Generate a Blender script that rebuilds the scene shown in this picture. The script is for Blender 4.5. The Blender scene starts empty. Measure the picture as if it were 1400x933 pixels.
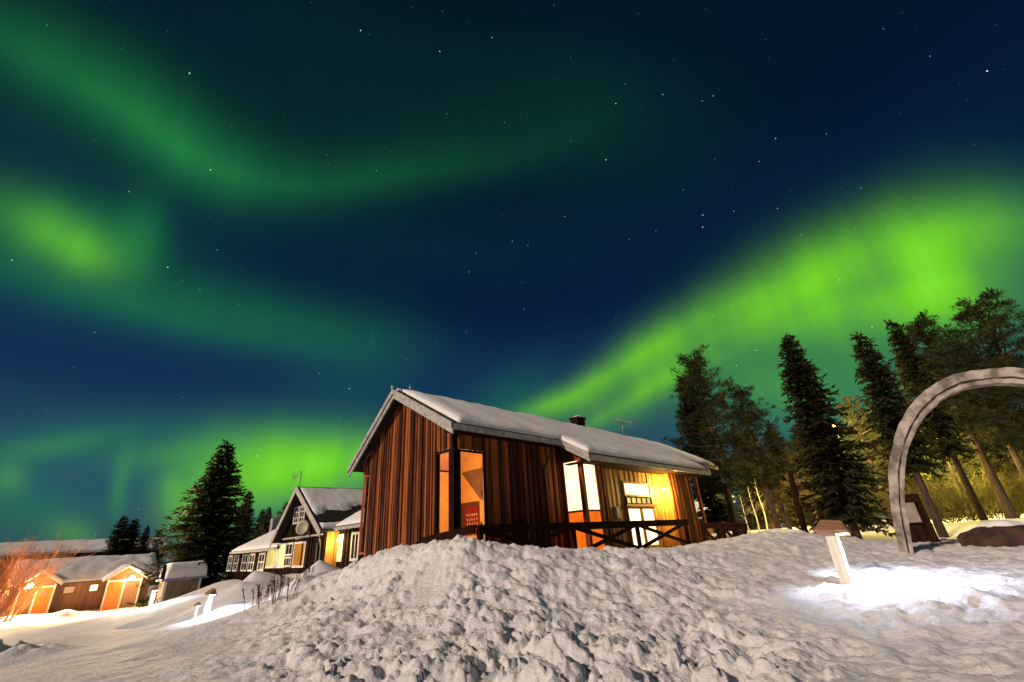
import bpy, math, random
import numpy as np
from mathutils import Vector, Matrix, noise as mnoise

# ------------------------------------------------------------------ camera, world, sun
scene = bpy.context.scene
COL = scene.collection
random.seed(7)
R_ = math.radians

# the eye is the origin, +Y is the heading; the picture was taken with a short lens tilted up
IMG_W, IMG_H, FPX = 1400.0, 933.0, 603.0
PITCH, ROLL = math.atan(FPX / 1330.0), math.atan(85 / 1327.0)
_f = Vector((0, math.cos(PITCH), math.sin(PITCH)))
_u = Vector((0, -math.sin(PITCH), math.cos(PITCH)))
_r = Vector((1, 0, 0))
CR = math.cos(ROLL) * _r - math.sin(ROLL) * _u
CU = math.sin(ROLL) * _r + math.cos(ROLL) * _u


def ray(x, y):
    return ((x - IMG_W / 2) * CR - (y - IMG_H / 2) * CU + FPX * _f).normalized()


def azel(x, y):
    d = ray(x, y)
    return math.degrees(math.atan2(d.x, d.y)), math.degrees(math.asin(d.z))


def at(x, y, dist):
    """the point seen at survey mark (x, y), `dist` metres away along the ground"""
    d = ray(x, y)
    return d * (dist / math.hypot(d.x, d.y))


cam_d = bpy.data.cameras.new('camera')
cam = bpy.data.objects.new('camera', cam_d)
COL.objects.link(cam)
cam_d.sensor_width = 36.0
cam_d.lens = 36.0 * FPX / IMG_W
cam_d.clip_start = 0.05
cam_d.clip_end = 3000
_m = Matrix((CR, CU, -_f)).transposed()
cam.rotation_euler = _m.to_euler()
cam.location = (0, 0, 0)
scene.camera = cam

scene.view_settings.view_transform = 'Standard'
scene.view_settings.look = 'None'
scene.view_settings.exposure = 0.0
scene.view_settings.gamma = 1.0
try:
    scene.view_settings.use_curve_mapping = False
except Exception:
    pass
scene.render.engine = 'CYCLES'
try:
    scene.cycles.use_denoising = True
    scene.cycles.denoiser = 'OPENIMAGEDENOISE'
    scene.cycles.max_bounces = 6
    scene.cycles.diffuse_bounces = 3
    scene.cycles.glossy_bounces = 3
    scene.cycles.transparent_max_bounces = 12
    scene.cycles.sample_clamp_indirect = 4.0
    scene.cycles.caustics_reflective = False
    scene.cycles.caustics_refractive = False
except Exception:
    pass

# night sky with aurora: everything is a function of the direction's azimuth and elevation
world = bpy.data.worlds.new('World')
scene.world = world
world.use_nodes = True
NT = world.node_tree
NT.nodes.clear()


def nd(tree, typ, **kw):
    n = tree.nodes.new(typ)
    for k, v in kw.items():
        setattr(n, k, v)
    return n


def wmath(op, a, b=None, c=None, clamp=False):
    n = NT.nodes.new('ShaderNodeMath')
    n.operation = op
    n.use_clamp = clamp
    for i, v in enumerate((a, b, c)):
        if v is None:
            continue
        if isinstance(v, (int, float)):
            n.inputs[i].default_value = v
        else:
            NT.links.new(v, n.inputs[i])
    return n.outputs[0]


tc = nd(NT, 'ShaderNodeTexCoord')
DIR = tc.outputs['Generated']
sep = nd(NT, 'ShaderNodeSeparateXYZ')
NT.links.new(DIR, sep.inputs[0])
nz1 = nd(NT, 'ShaderNodeTexNoise')
nz1.inputs['Scale'].default_value = 2.6
nz1.inputs['Detail'].default_value = 1.5
nz1.inputs['Roughness'].default_value = 0.4
NT.links.new(DIR, nz1.inputs['Vector'])
nsep = nd(NT, 'ShaderNodeSeparateXYZ')
NT.links.new(nz1.outputs['Color'], nsep.inputs[0])
AZ0 = wmath('MULTIPLY', wmath('ARCTAN2', sep.outputs[0], sep.outputs[1]), 57.29578)
EL0 = wmath('MULTIPLY', wmath('ARCSINE', sep.outputs[2]), 57.29578)
AZ = wmath('ADD', AZ0, wmath('MULTIPLY', wmath('SUBTRACT', nsep.outputs[0], 0.5), 4.0))
EL = wmath('ADD', EL0, wmath('MULTIPLY', wmath('SUBTRACT', nsep.outputs[1], 0.5), 3.0))
comb = nd(NT, 'ShaderNodeCombineXYZ')
NT.links.new(AZ, comb.inputs[0])
NT.links.new(EL, comb.inputs[1])
comb.inputs[2].default_value = 1.0
AEV = comb.outputs[0]
# fine rays: noise that changes quickly round the horizon and slowly upwards
rc = nd(NT, 'ShaderNodeCombineXYZ')
NT.links.new(wmath('MULTIPLY', AZ0, 0.32), rc.inputs[0])
NT.links.new(wmath('MULTIPLY', EL0, 0.035), rc.inputs[1])
nz2 = nd(NT, 'ShaderNodeTexNoise')
nz2.inputs['Scale'].default_value = 1.0
nz2.inputs['Detail'].default_value = 2.0
NT.links.new(rc.outputs[0], nz2.inputs['Vector'])
RAYS = wmath('MULTIPLY_ADD', nz2.outputs[0], 0.65, 0.68)
nz3 = nd(NT, 'ShaderNodeTexNoise')
nz3.inputs['Scale'].default_value = 6.0
nz3.inputs['Detail'].default_value = 2.0
NT.links.new(DIR, nz3.inputs['Vector'])
CLOUDY = wmath('MULTIPLY_ADD', nz3.outputs[0], 1.1, 0.45)


def fcurve(inp, pts, x0, x1, y0, y1):
    n = nd(NT, 'ShaderNodeFloatCurve')
    c = n.mapping.curves[0]
    pts = sorted(((min(max((x - x0) / (x1 - x0), 0), 1), min(max((y - y0) / (y1 - y0), 0), 1)) for x, y in pts))
    c.points[0].location = pts[0]
    c.points[1].location = pts[-1]
    for p in pts[1:-1]:
        c.points.new(*p)
    n.mapping.extend = 'HORIZONTAL'
    n.mapping.update()
    t = wmath('DIVIDE', wmath('SUBTRACT', inp, x0), x1 - x0, clamp=True)
    NT.links.new(t, n.inputs['Value'])
    return wmath('MULTIPLY_ADD', n.outputs[0], y1 - y0, y0)


def band(line, up, lo, power=1.6):
    """line: (x, y, amplitude, width factor) along the arc; up, lo: half widths in degrees above and below"""
    ae = [(azel(p[0], p[1]), p[2], p[3] if len(p) > 3 else 1.0) for p in line]
    ctr = fcurve(AZ, [(p[0], p[1]) for p, a, w in ae], -90, 90, -20, 90)
    amp = fcurve(AZ, [(p[0], a) for p, a, w in ae], -90, 90, 0, 1)
    wid = fcurve(AZ, [(p[0], w) for p, a, w in ae], -90, 90, 0, 2)
    t = wmath('DIVIDE', wmath('SUBTRACT', EL, ctr), wid)
    pos = wmath('DIVIDE', wmath('MAXIMUM', t, 0.0), up)
    neg = wmath('DIVIDE', wmath('MAXIMUM', wmath('MULTIPLY', t, -1.0), 0.0), lo)
    s = wmath('POWER', wmath('ADD', pos, neg), power)
    return wmath('MULTIPLY', wmath('EXPONENT', wmath('MULTIPLY', s, -1.0)), amp)


def blob(x, y, ax, ay, amp, tilt=0.0):
    """soft patch of aurora; ax, ay: half widths, tilt in degrees (downwards to the right)"""
    c, s = math.cos(R_(tilt)), math.sin(R_(tilt))
    a0 = np.array(azel(x, y))
    v1 = np.array(azel(x + ax * c, y + ax * s)) - a0
    v2 = np.array(azel(x - ay * s, y + ay * c)) - a0
    M = np.linalg.inv(np.stack([v1, v2], 1))
    off = -M @ a0
    uu = []
    for i in range(2):
        n = nd(NT, 'ShaderNodeVectorMath', operation='DOT_PRODUCT')
        NT.links.new(AEV, n.inputs[0])
        n.inputs[1].default_value = (M[i][0], M[i][1], off[i])
        uu.append(wmath('MULTIPLY', n.outputs['Value'], n.outputs['Value']))
    return wmath('MULTIPLY', wmath('EXPONENT', wmath('MULTIPLY', wmath('ADD', *uu), -1.0)), amp)


def total(xs):
    t = xs[0]
    for x in xs[1:]:
        t = wmath('ADD', t, x)
    return t


# bright yellow-green curtains
BRIGHT = total([
    band([(640, 585, 0.0, .4), (690, 572, .20, .4), (740, 556, .50, .42), (800, 532, .58, .55), (880, 494, .52, .75), (950, 452, .48, .85), (1030, 410, .50, .95), (1110, 372, .50, .95),
          (1190, 342, .46, .95), (1270, 320, .40, .95), (1340, 308, .32, 1.0), (1400, 306, .20, 1.0), (1500, 300, 0.0, 1.0)], 3.1, 4.6, 1.5),
    band([(760, 600, 0.0, .5), (800, 580, .16, .5), (850, 556, .26, .6), (910, 530, .22, .7), (980, 498, .10, .8), (1060, 458, .14, .9), (1140, 428, .26, 1.0), (1220, 405, .30, 1.1), (1290, 392, .22, 1.1), (1350, 385, .05, 1.1), (1420, 380, 0.0, 1.1)], 2.0, 3.0, 1.5),
    blob(1265, 362, 70, 42, .42, 55), blob(1120, 395, 90, 20, .16, -22), blob(1010, 455, 80, 20, .14, -28), blob(1240, 425, 70, 26, .2, -5), 
    blob(1190, 440, 190, 60, .13, -8), blob(905, 530, 50, 16, .16, -30), blob(1040, 520, 60, 26, .14, 10), blob(400, 640, 95, 45, .66), blob(480, 625, 70, 40, .25), blob(262, 690, 42, 40, .34),
    blob(78, 322, 82, 36, .27, 20), blob(105, 345, 48, 26, .12, 20), blob(18, 655, 24, 22, .16), blob(98, 728, 28, 22, .15), blob(60, 612, 70, 14, .07, -12), blob(160, 660, 12, 40, .07, 6), blob(232, 660, 16, 26, .10),
    blob(1340, 330, 50, 50, .08), blob(330, 655, 60, 60, .16), blob(215, 620, 60, 16, .10, -8), blob(1090, 545, 170, 46, .11, -6), blob(1350, 420, 90, 60, .07),
])
# dimmer, cooler green
DIM = total([
    band([(-80, 20, .2), (0, 58, .5), (60, 90, .62), (150, 140, .85), (210, 180, .95), (270, 216, .9), (340, 240, .66), (420, 250, .42),
          (520, 243, .34), (620, 228, .24), (720, 205, .12), (800, 178, .06), (900, 120, 0.0)], 3.5, 2.5, 1.5),
    blob(90, 310, 110, 45, .6, 10), blob(192, 322, 32, 52, .5, 10), blob(150, 400, 230, 45, .42, 12), blob(380, 430, 160, 42, .32, 12), blob(200, 425, 220, 22, .16, 12),
    blob(90, 605, 100, 26, .42, -10), blob(165, 655, 14, 60, .3, 8), blob(60, 700, 90, 40, .3), blob(265, 630, 60, 40, .35), blob(30, 680, 60, 60, .16),
    blob(420, 630, 180, 60, .45), blob(690, 545, 70, 35, .32, -30), blob(520, 470, 80, 60, .10), blob(820, 180, 160, 90, .07),
    blob(1150, 470, 240, 110, .45, -10), blob(1290, 320, 170, 80, .25, -15), blob(1050, 560, 180, 60, .3), blob(480, 540, 90, 110, .14), blob(150, 230, 260, 150, .13), blob(560, 120, 260, 110, .06), blob(560, 330, 260, 60, .05),
])
FIRST = wmath('MULTIPLY', BRIGHT, wmath('MULTIPLY', RAYS, CLOUDY))
SECOND = wmath('MULTIPLY', DIM, wmath('MULTIPLY_ADD', RAYS, 0.5, 0.5))


def wscale(col, fac):
    n = nd(NT, 'ShaderNodeVectorMath', operation='SCALE')
    if isinstance(col, tuple):
        n.inputs[0].default_value = col
    else:
        NT.links.new(col, n.inputs[0])
    NT.links.new(fac, n.inputs['Scale'])
    return n.outputs[0]


def wadd(a, b):
    n = nd(NT, 'ShaderNodeVectorMath', operation='ADD')
    NT.links.new(a, n.inputs[0])
    NT.links.new(b, n.inputs[1])
    return n.outputs[0]


ramp = nd(NT, 'ShaderNodeValToRGB')
cr = ramp.color_ramp
cr.interpolation = 'EASE'
stops = [(0.0, (.030, .075, .095)), (0.10, (.020, .070, .125)), (0.24, (.006, .028, .085)), (0.40, (.0020, .010, .042)), (0.62, (.0012, .0075, .022)), (1.0, (.0008, .005, .010))]
cr.elements[0].position, cr.elements[0].color = stops[0][0], (*stops[0][1], 1)
cr.elements[1].position, cr.elements[1].color = stops[-1][0], (*stops[-1][1], 1)
for p, c in stops[1:-1]:
    e = cr.elements.new(p)
    e.color = (*c, 1)
NT.links.new(wmath('DIVIDE', EL0, 75.0, clamp=True), ramp.inputs[0])
vor = nd(NT, 'ShaderNodeTexVoronoi')
vor.inputs['Scale'].default_value = 60.0
NT.links.new(DIR, vor.inputs['Vector'])
vsep = nd(NT, 'ShaderNodeSeparateXYZ')
NT.links.new(vor.outputs['Color'], vsep.inputs[0])
star = wmath('MULTIPLY', wmath('LESS_THAN', vor.outputs['Distance'], wmath('MULTIPLY_ADD', vsep.outputs[1], .022, .034)), wmath('MULTIPLY_ADD', wmath('POWER', vsep.outputs[0], 9.0), 1.5, 0.05))
star = wmath('MULTIPLY', star, wmath('GREATER_THAN', EL0, 3.0))
KEEP = wmath('SUBTRACT', 1.0, wmath('MULTIPLY', wmath('ADD', FIRST, wmath('MULTIPLY', SECOND, .35)), 1.25, clamp=True), clamp=True)
SKY = wadd(wscale(ramp.outputs[0], KEEP), wadd(wscale((.22, .79, .022), FIRST), wscale((.012, .165, .034), SECOND)))
SKY = wadd(SKY, wscale((.85, .95, 1.0), star))
bg = nd(NT, 'ShaderNodeBackground')
bg.inputs['Strength'].default_value = 1.0
NT.links.new(SKY, bg.inputs['Color'])
wo = nd(NT, 'ShaderNodeOutputWorld')
NT.links.new(bg.outputs[0], wo.inputs['Surface'])

# the low warm light that falls on the gable and the snow from the left behind the camera
sun_d = bpy.data.lights.new('sun', 'SUN')
sun_d.energy = 3.2
sun_d.angle = R_(5)
sun_d.color = (1.0, .80, .63)
sun = bpy.data.objects.new('sun', sun_d)
COL.objects.link(sun)
_s = Vector((-.79, -.61, 0)) * math.cos(R_(26)) + Vector((0, 0, math.sin(R_(26))))
sun.rotation_euler = _s.to_track_quat('Z', 'Y').to_euler()

# ------------------------------------------------------------------ axes of the settlement
_a = R_(azel(1346, 700)[0])
E1 = Vector((math.sin(_a), math.cos(_a), 0))
E2 = Vector((-math.cos(_a), math.sin(_a), 0))
YAW = math.atan2(E1.y, E1.x)


def on_a(x, y, a):
    d = ray(x, y)
    q = d * (a / d.dot(E1))
    return q.dot(E2), q.z


def on_b(x, y, b):
    d = ray(x, y)
    q = d * (b / d.dot(E2))
    return q.dot(E1), q.z


def W(a, b, z):
    return E1 * a + E2 * b + Vector((0, 0, z))


# ------------------------------------------------------------------ mesh building
class MB:
    def __init__(self, off=(0, 0, 0)):
        self.v, self.f, self.o = [], [], Vector(off)

    def add(self, vs, fs):
        n = len(self.v)
        self.v += [tuple(Vector(p) - self.o) for p in vs]
        self.f += [tuple(i + n for i in f) for f in fs]

    def box(self, x0, x1, y0, y1, z0, z1):
        x0, x1 = min(x0, x1), max(x0, x1)
        y0, y1 = min(y0, y1), max(y0, y1)
        z0, z1 = min(z0, z1), max(z0, z1)
        self.hexa([(x0, y0, z0), (x1, y0, z0), (x1, y1, z0), (x0, y1, z0), (x0, y0, z1), (x1, y0, z1), (x1, y1, z1), (x0, y1, z1)])
        return self

    def hexa(self, p):
        self.add(p, [(3, 2, 1, 0), (4, 5, 6, 7), (0, 1, 5, 4), (1, 2, 6, 5), (2, 3, 7, 6), (3, 0, 4, 7)])
        return self

    def beam(self, p, q, w, h, up=(0, 0, 1)):
        p, q = Vector(p), Vector(q)
        d = (q - p).normalized()
        s = d.cross(Vector(up)).normalized()
        t = s.cross(d).normalized()
        c = []
        for base in (p, q):
            for i, j in ((-1, -1), (1, -1), (1, 1), (-1, 1)):
                c.append(base + s * (i * w / 2) + t * (j * h / 2))
        self.add(c, [(3, 2, 1, 0), (4, 5, 6, 7), (0, 1, 5, 4), (1, 2, 6, 5), (2, 3, 7, 6), (3, 0, 4, 7)])
        return self

    def prism(self, poly, ext):
        """closed polygon of 3D points extruded by a vector"""
        e = Vector(ext)
        n = len(poly)
        vs = [Vector(p) for p in poly] + [Vector(p) + e for p in poly]
        fs = [tuple(range(n))[::-1], tuple(range(n, 2 * n))] + [(i, (i + 1) % n, n + (i + 1) % n, n + i) for i in range(n)]
        self.add(vs, fs)
        return self

    def tube(self, path, rad, n=8, cap=True):
        path = [Vector(p) for p in path]
        if isinstance(rad, (int, float)):
            rad = [rad] * len(path)
        vs, fs = [], []
        for i, p in enumerate(path):
            d = (path[min(i + 1, len(path) - 1)] - path[max(i - 1, 0)]).normalized()
            s = d.cross(Vector((0.3, 0.9, 0.1) if abs(d.z) > .8 else (0, 0, 1))).normalized()
            t = s.cross(d)
            for k in range(n):
                a = 2 * math.pi * k / n
                vs.append(p + (s * math.cos(a) + t * math.sin(a)) * rad[i])
        for i in range(len(path) - 1):
            for k in range(n):
                fs.append((i * n + k, i * n + (k + 1) % n, (i + 1) * n + (k + 1) % n, (i + 1) * n + k))
        if cap:
            fs.append(tuple(range(n))[::-1])
            fs.append(tuple(range((len(path) - 1) * n, len(path) * n)))
        self.add(vs, fs)
        return self

    def ball(self, c, r, n=10, sz=1.0):
        c = Vector(c)
        vs, fs = [], []
        m = n // 2
        for i in range(m + 1):
            th = math.pi * i / m
            for k in range(n):
                ph = 2 * math.pi * k / n
                vs.append(c + Vector((math.sin(th) * math.cos(ph), math.sin(th) * math.sin(ph), math.cos(th) * sz)) * r)
        for i in range(m):
            for k in range(n):
                fs.append((i * n + k, (i + 1) * n + k, (i + 1) * n + (k + 1) % n, i * n + (k + 1) % n))
        self.add(vs, fs)
        return self

    def build(self, name, mat, parent=None, smooth=False):
        me = bpy.data.meshes.new(name)
        me.from_pydata(self.v, [], self.f)
        me.validate()
        if smooth:
            me.polygons.foreach_set('use_smooth', [True] * len(me.polygons))
        me.materials.append(mat)
        o = bpy.data.objects.new(name, me)
        COL.objects.link(o)
        if parent is not None:
            o.parent = parent
        return o


def np_mesh(name, verts, faces, mat, parent=None, smooth=False):
    """verts (n,3), faces (m,k) as arrays"""
    me = bpy.data.meshes.new(name)
    n, (m, k) = len(verts), faces.shape
    me.vertices.add(n)
    me.vertices.foreach_set('co', np.ascontiguousarray(verts, dtype=np.float32).ravel())
    me.loops.add(m * k)
    me.loops.foreach_set('vertex_index', np.ascontiguousarray(faces, dtype=np.int32).ravel())
    me.polygons.add(m)
    me.polygons.foreach_set('loop_start', np.arange(0, m * k, k, dtype=np.int32))
    me.polygons.foreach_set('loop_total', np.full(m, k, dtype=np.int32))
    if smooth:
        me.polygons.foreach_set('use_smooth', np.ones(m, dtype=bool))
    me.update(calc_edges=True)
    me.materials.append(mat)
    o = bpy.data.objects.new(name, me)
    COL.objects.link(o)
    if parent is not None:
        o.parent = parent
    return o


def tag(o, label, cat, group=None):
    o['label'] = label
    o['category'] = cat
    if group:
        o['group'] = group
    return o


def thing(name, label, cat, loc=(0, 0, 0), rz=0.0, group=None):
    o = bpy.data.objects.new(name, None)
    COL.objects.link(o)
    o.location = loc
    o.rotation_euler = (0, 0, rz)
    o.empty_display_size = 0.2
    return tag(o, label, cat, group)


def copy_thing(root, loc, rz, label, scale=1.0, group=None):
    r = root.copy()
    COL.objects.link(r)
    r.location = loc
    r.rotation_euler = (0, 0, rz)
    r.scale = (scale,) * 3 if isinstance(scale, (int, float)) else scale
    r['label'] = label
    if group:
        r['group'] = group
    for ch in list(root.children):
        c = ch.copy()
        COL.objects.link(c)
        c.parent = r
        for g in ch.children:
            d = g.copy()
            COL.objects.link(d)
            d.parent = c
    return r


def lamp(kind, loc, energy, color, size=0.1, parent=None, aim=None, spot=90, blend=.5):
    d = bpy.data.lights.new('lamp_light', kind)
    d.energy = energy
    d.color = color
    if kind in ('POINT', 'SPOT'):
        d.shadow_soft_size = size
    if kind == 'SPOT':
        d.spot_size = R_(spot)
        d.spot_blend = blend
    o = bpy.data.objects.new('lamp_light', d)
    COL.objects.link(o)
    o.location = loc
    if aim is not None:
        o.rotation_euler = (Vector(loc) - Vector(aim)).to_track_quat('Z', 'Y').to_euler()
    if parent is not None:
        o.parent = parent
    return o


# ------------------------------------------------------------------ materials
def new_mat(name):
    m = bpy.data.materials.new(name)
    m.use_nodes = True
    return m, m.node_tree, m.node_tree.nodes['Principled BSDF']


def mat(name, c1, c2=None, rough=.7, scale=6.0, stretch=(1, 1, 1), detail=5.0, bump=0.0, bscale=None, island=0.0, spec=.3, metal=0.0, lo=.35, hi=.65):
    m, t, b = new_mat(name)
    b.inputs['Roughness'].default_value = rough
    b.inputs['Specular IOR Level'].default_value = spec
    b.inputs['Metallic'].default_value = metal
    c2 = c2 or tuple(x * .6 for x in c1)
    tcn = nd(t, 'ShaderNodeTexCoord')
    mp = nd(t, 'ShaderNodeMapping')
    mp.inputs['Scale'].default_value = stretch
    t.links.new(tcn.outputs['Object'], mp.inputs['Vector'])
    vec = mp.outputs[0]
    if island:
        geo = nd(t, 'ShaderNodeNewGeometry')
        ad = nd(t, 'ShaderNodeVectorMath', operation='ADD')
        sc = nd(t, 'ShaderNodeVectorMath', operation='SCALE')
        sc.inputs[0].default_value = (17, 31, 23)
        t.links.new(geo.outputs['Random Per Island'], sc.inputs['Scale'])
        t.links.new(vec, ad.inputs[0])
        t.links.new(sc.outputs[0], ad.inputs[1])
        vec = ad.outputs[0]
    nz = nd(t, 'ShaderNodeTexNoise')
    nz.inputs['Scale'].default_value = scale
    nz.inputs['Detail'].default_value = detail
    t.links.new(vec, nz.inputs['Vector'])
    rp = nd(t, 'ShaderNodeValToRGB')
    rp.color_ramp.elements[0].position = lo
    rp.color_ramp.elements[1].position = hi
    rp.color_ramp.elements[0].color = (*c2, 1)
    rp.color_ramp.elements[1].color = (*c1, 1)
    fac = nz.outputs[0]
    if island:
        mx = nd(t, 'ShaderNodeMath', operation='MULTIPLY_ADD')
        sb = nd(t, 'ShaderNodeMath', operation='SUBTRACT')
        t.links.new(geo.outputs['Random Per Island'], sb.inputs[0])
        sb.inputs[1].default_value = .5
        t.links.new(sb.outputs[0], mx.inputs[0])
        mx.inputs[1].default_value = island
        t.links.new(nz.outputs[0], mx.inputs[2])
        fac = mx.outputs[0]
    t.links.new(fac, rp.inputs[0])
    t.links.new(rp.outputs[0], b.inputs['Base Color'])
    if bump:
        bp = nd(t, 'ShaderNodeBump')
        bp.inputs['Strength'].default_value = 1.0
        bp.inputs['Distance'].default_value = bump
        src = nz.outputs[0]
        if bscale:
            n2 = nd(t, 'ShaderNodeTexNoise')
            n2.inputs['Scale'].default_value = bscale
            n2.inputs['Detail'].default_value = 4.0
            t.links.new(vec, n2.inputs['Vector'])
            src = n2.outputs[0]
        t.links.new(src, bp.inputs['Height'])
        t.links.new(bp.outputs[0], b.inputs['Normal'])
    return m


def emit(name, col, strength, noise_amt=0.0, scale=2.0):
    m = bpy.data.materials.new(name)
    m.use_nodes = True
    t = m.node_tree
    t.nodes.clear()
    e = nd(t, 'ShaderNodeEmission')
    e.inputs['Color'].default_value = (*col, 1)
    e.inputs['Strength'].default_value = strength
    if noise_amt:
        tcn = nd(t, 'ShaderNodeTexCoord')
        nz = nd(t, 'ShaderNodeTexNoise')
        nz.inputs['Scale'].default_value = scale
        t.links.new(tcn.outputs['Object'], nz.inputs['Vector'])
        ma = nd(t, 'ShaderNodeMath', operation='MULTIPLY_ADD')
        t.links.new(nz.outputs[0], ma.inputs[0])
        ma.inputs[1].default_value = noise_amt * strength * 2
        ma.inputs[2].default_value = strength * (1 - noise_amt)
        t.links.new(ma.outputs[0], e.inputs['Strength'])
    o = nd(t, 'ShaderNodeOutputMaterial')
    t.links.new(e.outputs[0], o.inputs['Surface'])
    return m


def glass_mat(name):
    m = bpy.data.materials.new(name)
    m.use_nodes = True
    t = m.node_tree
    t.nodes.clear()
    tr = nd(t, 'ShaderNodeBsdfTransparent')
    tr.inputs[0].default_value = (.93, .95, .93, 1)
    gl = nd(t, 'ShaderNodeBsdfGlossy')
    gl.inputs['Roughness'].default_value = .03
    fr = nd(t, 'ShaderNodeFresnel')
    fr.inputs[0].default_value = 1.45
    ge = nd(t, 'ShaderNodeNewGeometry')
    inv = nd(t, 'ShaderNodeMath', operation='SUBTRACT')
    inv.inputs[0].default_value = 1.0
    t.links.new(ge.outputs['Backfacing'], inv.inputs[1])
    mu = nd(t, 'ShaderNodeMath', operation='MULTIPLY')
    t.links.new(inv.outputs[0], mu.inputs[0])
    t.links.new(fr.outputs[0], mu.inputs[1])
    mx = nd(t, 'ShaderNodeMixShader')
    t.links.new(mu.outputs[0], mx.inputs[0])
    t.links.new(tr.outputs[0], mx.inputs[1])
    t.links.new(gl.outputs[0], mx.inputs[2])
    o = nd(t, 'ShaderNodeOutputMaterial')
    t.links.new(mx.outputs[0], o.inputs['Surface'])
    return m


def foliage(name, c1, c2, trans=.25):
    m, t, b = new_mat(name)
    geo = nd(t, 'ShaderNodeNewGeometry')
    oi = nd(t, 'ShaderNodeObjectInfo')
    rp = nd(t, 'ShaderNodeValToRGB')
    rp.color_ramp.elements[0].color = (*c2, 1)
    rp.color_ramp.elements[1].color = (*c1, 1)
    t.links.new(geo.outputs['Random Per Island'], rp.inputs[0])
    hs = nd(t, 'ShaderNodeHueSaturation')
    ma = nd(t, 'ShaderNodeMath', operation='MULTIPLY_ADD')
    t.links.new(oi.outputs['Random'], ma.inputs[0])
    ma.inputs[1].default_value = .5
    ma.inputs[2].default_value = .75
    t.links.new(ma.outputs[0], hs.inputs['Value'])
    t.links.new(rp.outputs[0], hs.inputs['Color'])
    t.links.new(hs.outputs[0], b.inputs['Base Color'])
    b.inputs['Roughness'].default_value = .75
    b.inputs['Specular IOR Level'].default_value = .15
    out = t.nodes['Material Output']
    tl = nd(t, 'ShaderNodeBsdfTranslucent')
    t.links.new(hs.outputs[0], tl.inputs[0])
    mx = nd(t, 'ShaderNodeMixShader')
    mx.inputs[0].default_value = trans
    t.links.new(b.outputs[0], mx.inputs[1])
    t.links.new(tl.outputs[0], mx.inputs[2])
    t.links.new(mx.outputs[0], out.inputs['Surface'])
    return m


def snow_mat(name, bump=.02, c1=(.80, .80, .82), c2=(.70, .69, .70), bscale=14, rough=.75):
    m = mat(name, c1, c2, rough=rough, scale=3.0, detail=6, spec=.25, lo=.3, hi=.7)
    t = m.node_tree
    b = t.nodes['Principled BSDF']
    tcn = nd(t, 'ShaderNodeTexCoord')
    n1 = nd(t, 'ShaderNodeTexNoise')
    n1.inputs['Scale'].default_value = bscale
    n1.inputs['Detail'].default_value = 7
    n1.inputs['Roughness'].default_value = .62
    t.links.new(tcn.outputs['Object'], n1.inputs['Vector'])
    bp = nd(t, 'ShaderNodeBump')
    bp.inputs['Distance'].default_value = bump
    t.links.new(n1.outputs[0], bp.inputs['Height'])
    t.links.new(bp.outputs[0], b.inputs['Normal'])
    return m


M_SNOW = snow_mat('snow_packed', .03, (.84, .84, .87), (.72, .71, .74))
M_ROOFSNOW = snow_mat('snow_roof', .02, (.86, .86, .88), (.80, .80, .82), bscale=6)
M_BOARD = mat('weathered_red_boards', (.44, .125, .028), (.040, .012, .006), rough=.7, scale=3.4, stretch=(6, 6, .32), bump=.016, bscale=9, island=.62, lo=.32, hi=.92, spec=.12)
M_BOARD2 = mat('lamplit_porch_boards', (.50, .24, .060), (.22, .085, .022), rough=.6, scale=3.0, stretch=(5, 5, .35), bump=.008, island=.3)  # golden tone carries the lamp glow on these boards
M_DARKWOOD = mat('dark_stained_wood', (.030, .012, .007), (.012, .005, .003), rough=.9, scale=5, stretch=(1, 1, 1), bump=.006, spec=.04)
M_BLACKWOOD = mat('tarred_wood', (.030, .013, .007), (.010, .006, .004), rough=.9, scale=4, stretch=(4, 4, .5), bump=.006, island=.3, spec=.04)
M_REDTRIM = mat('red_painted_trim', (.36, .060, .018), (.22, .030, .012), rough=.5, scale=6, stretch=(1, 1, .3))
M_GREYBOARD = mat('grey_weathered_board', (.46, .44, .42), (.26, .25, .24), rough=.8, scale=4, stretch=(1.5, 1.5, 1.5), bump=.004)
M_ROOFDARK = mat('dark_roof_felt', (.030, .026, .024), (.014, .012, .012), rough=.9, scale=8)
M_WHITE = mat('white_painted_wood', (.68, .66, .62), (.48, .46, .42), rough=.6, scale=6)
M_BROWN = mat('brown_stained_boards', (.13, .060, .028), (.065, .028, .014), rough=.7, scale=3, stretch=(5, 5, .4), bump=.006, island=.3)
M_ORANGEDOOR = mat('orange_stained_door', (.50, .15, .022), (.36, .10, .016), rough=.5, scale=4, stretch=(4, 4, .4))
M_SHED = mat('grey_brown_shed_boards', (.26, .20, .14), (.15, .11, .075), rough=.8, scale=3, stretch=(4, 4, .5), bump=.006)
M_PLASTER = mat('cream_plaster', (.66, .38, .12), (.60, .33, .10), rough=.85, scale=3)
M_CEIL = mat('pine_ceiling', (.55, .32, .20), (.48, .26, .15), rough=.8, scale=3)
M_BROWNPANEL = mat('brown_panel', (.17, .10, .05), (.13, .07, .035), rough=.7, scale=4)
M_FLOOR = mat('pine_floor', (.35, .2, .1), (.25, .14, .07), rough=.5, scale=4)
M_GLASS = glass_mat('window_glass')
M_METAL = mat('dull_metal', (.42, .42, .42), (.3, .3, .3), rough=.4, metal=.8, scale=5)
M_DARKMETAL = mat('dark_metal', (.05, .045, .04), (.03, .028, .026), rough=.5, metal=.4, scale=5)
M_BARK = mat('conifer_bark', (.085, .055, .038), (.030, .020, .015), rough=.9, scale=5, stretch=(3, 3, .7), bump=.02)
M_BIRCH = mat('pale_bark', (.55, .47, .33), (.12, .09, .06), rough=.8, scale=3, stretch=(1, 1, 3), bump=.004, lo=.36, hi=.46)
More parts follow.
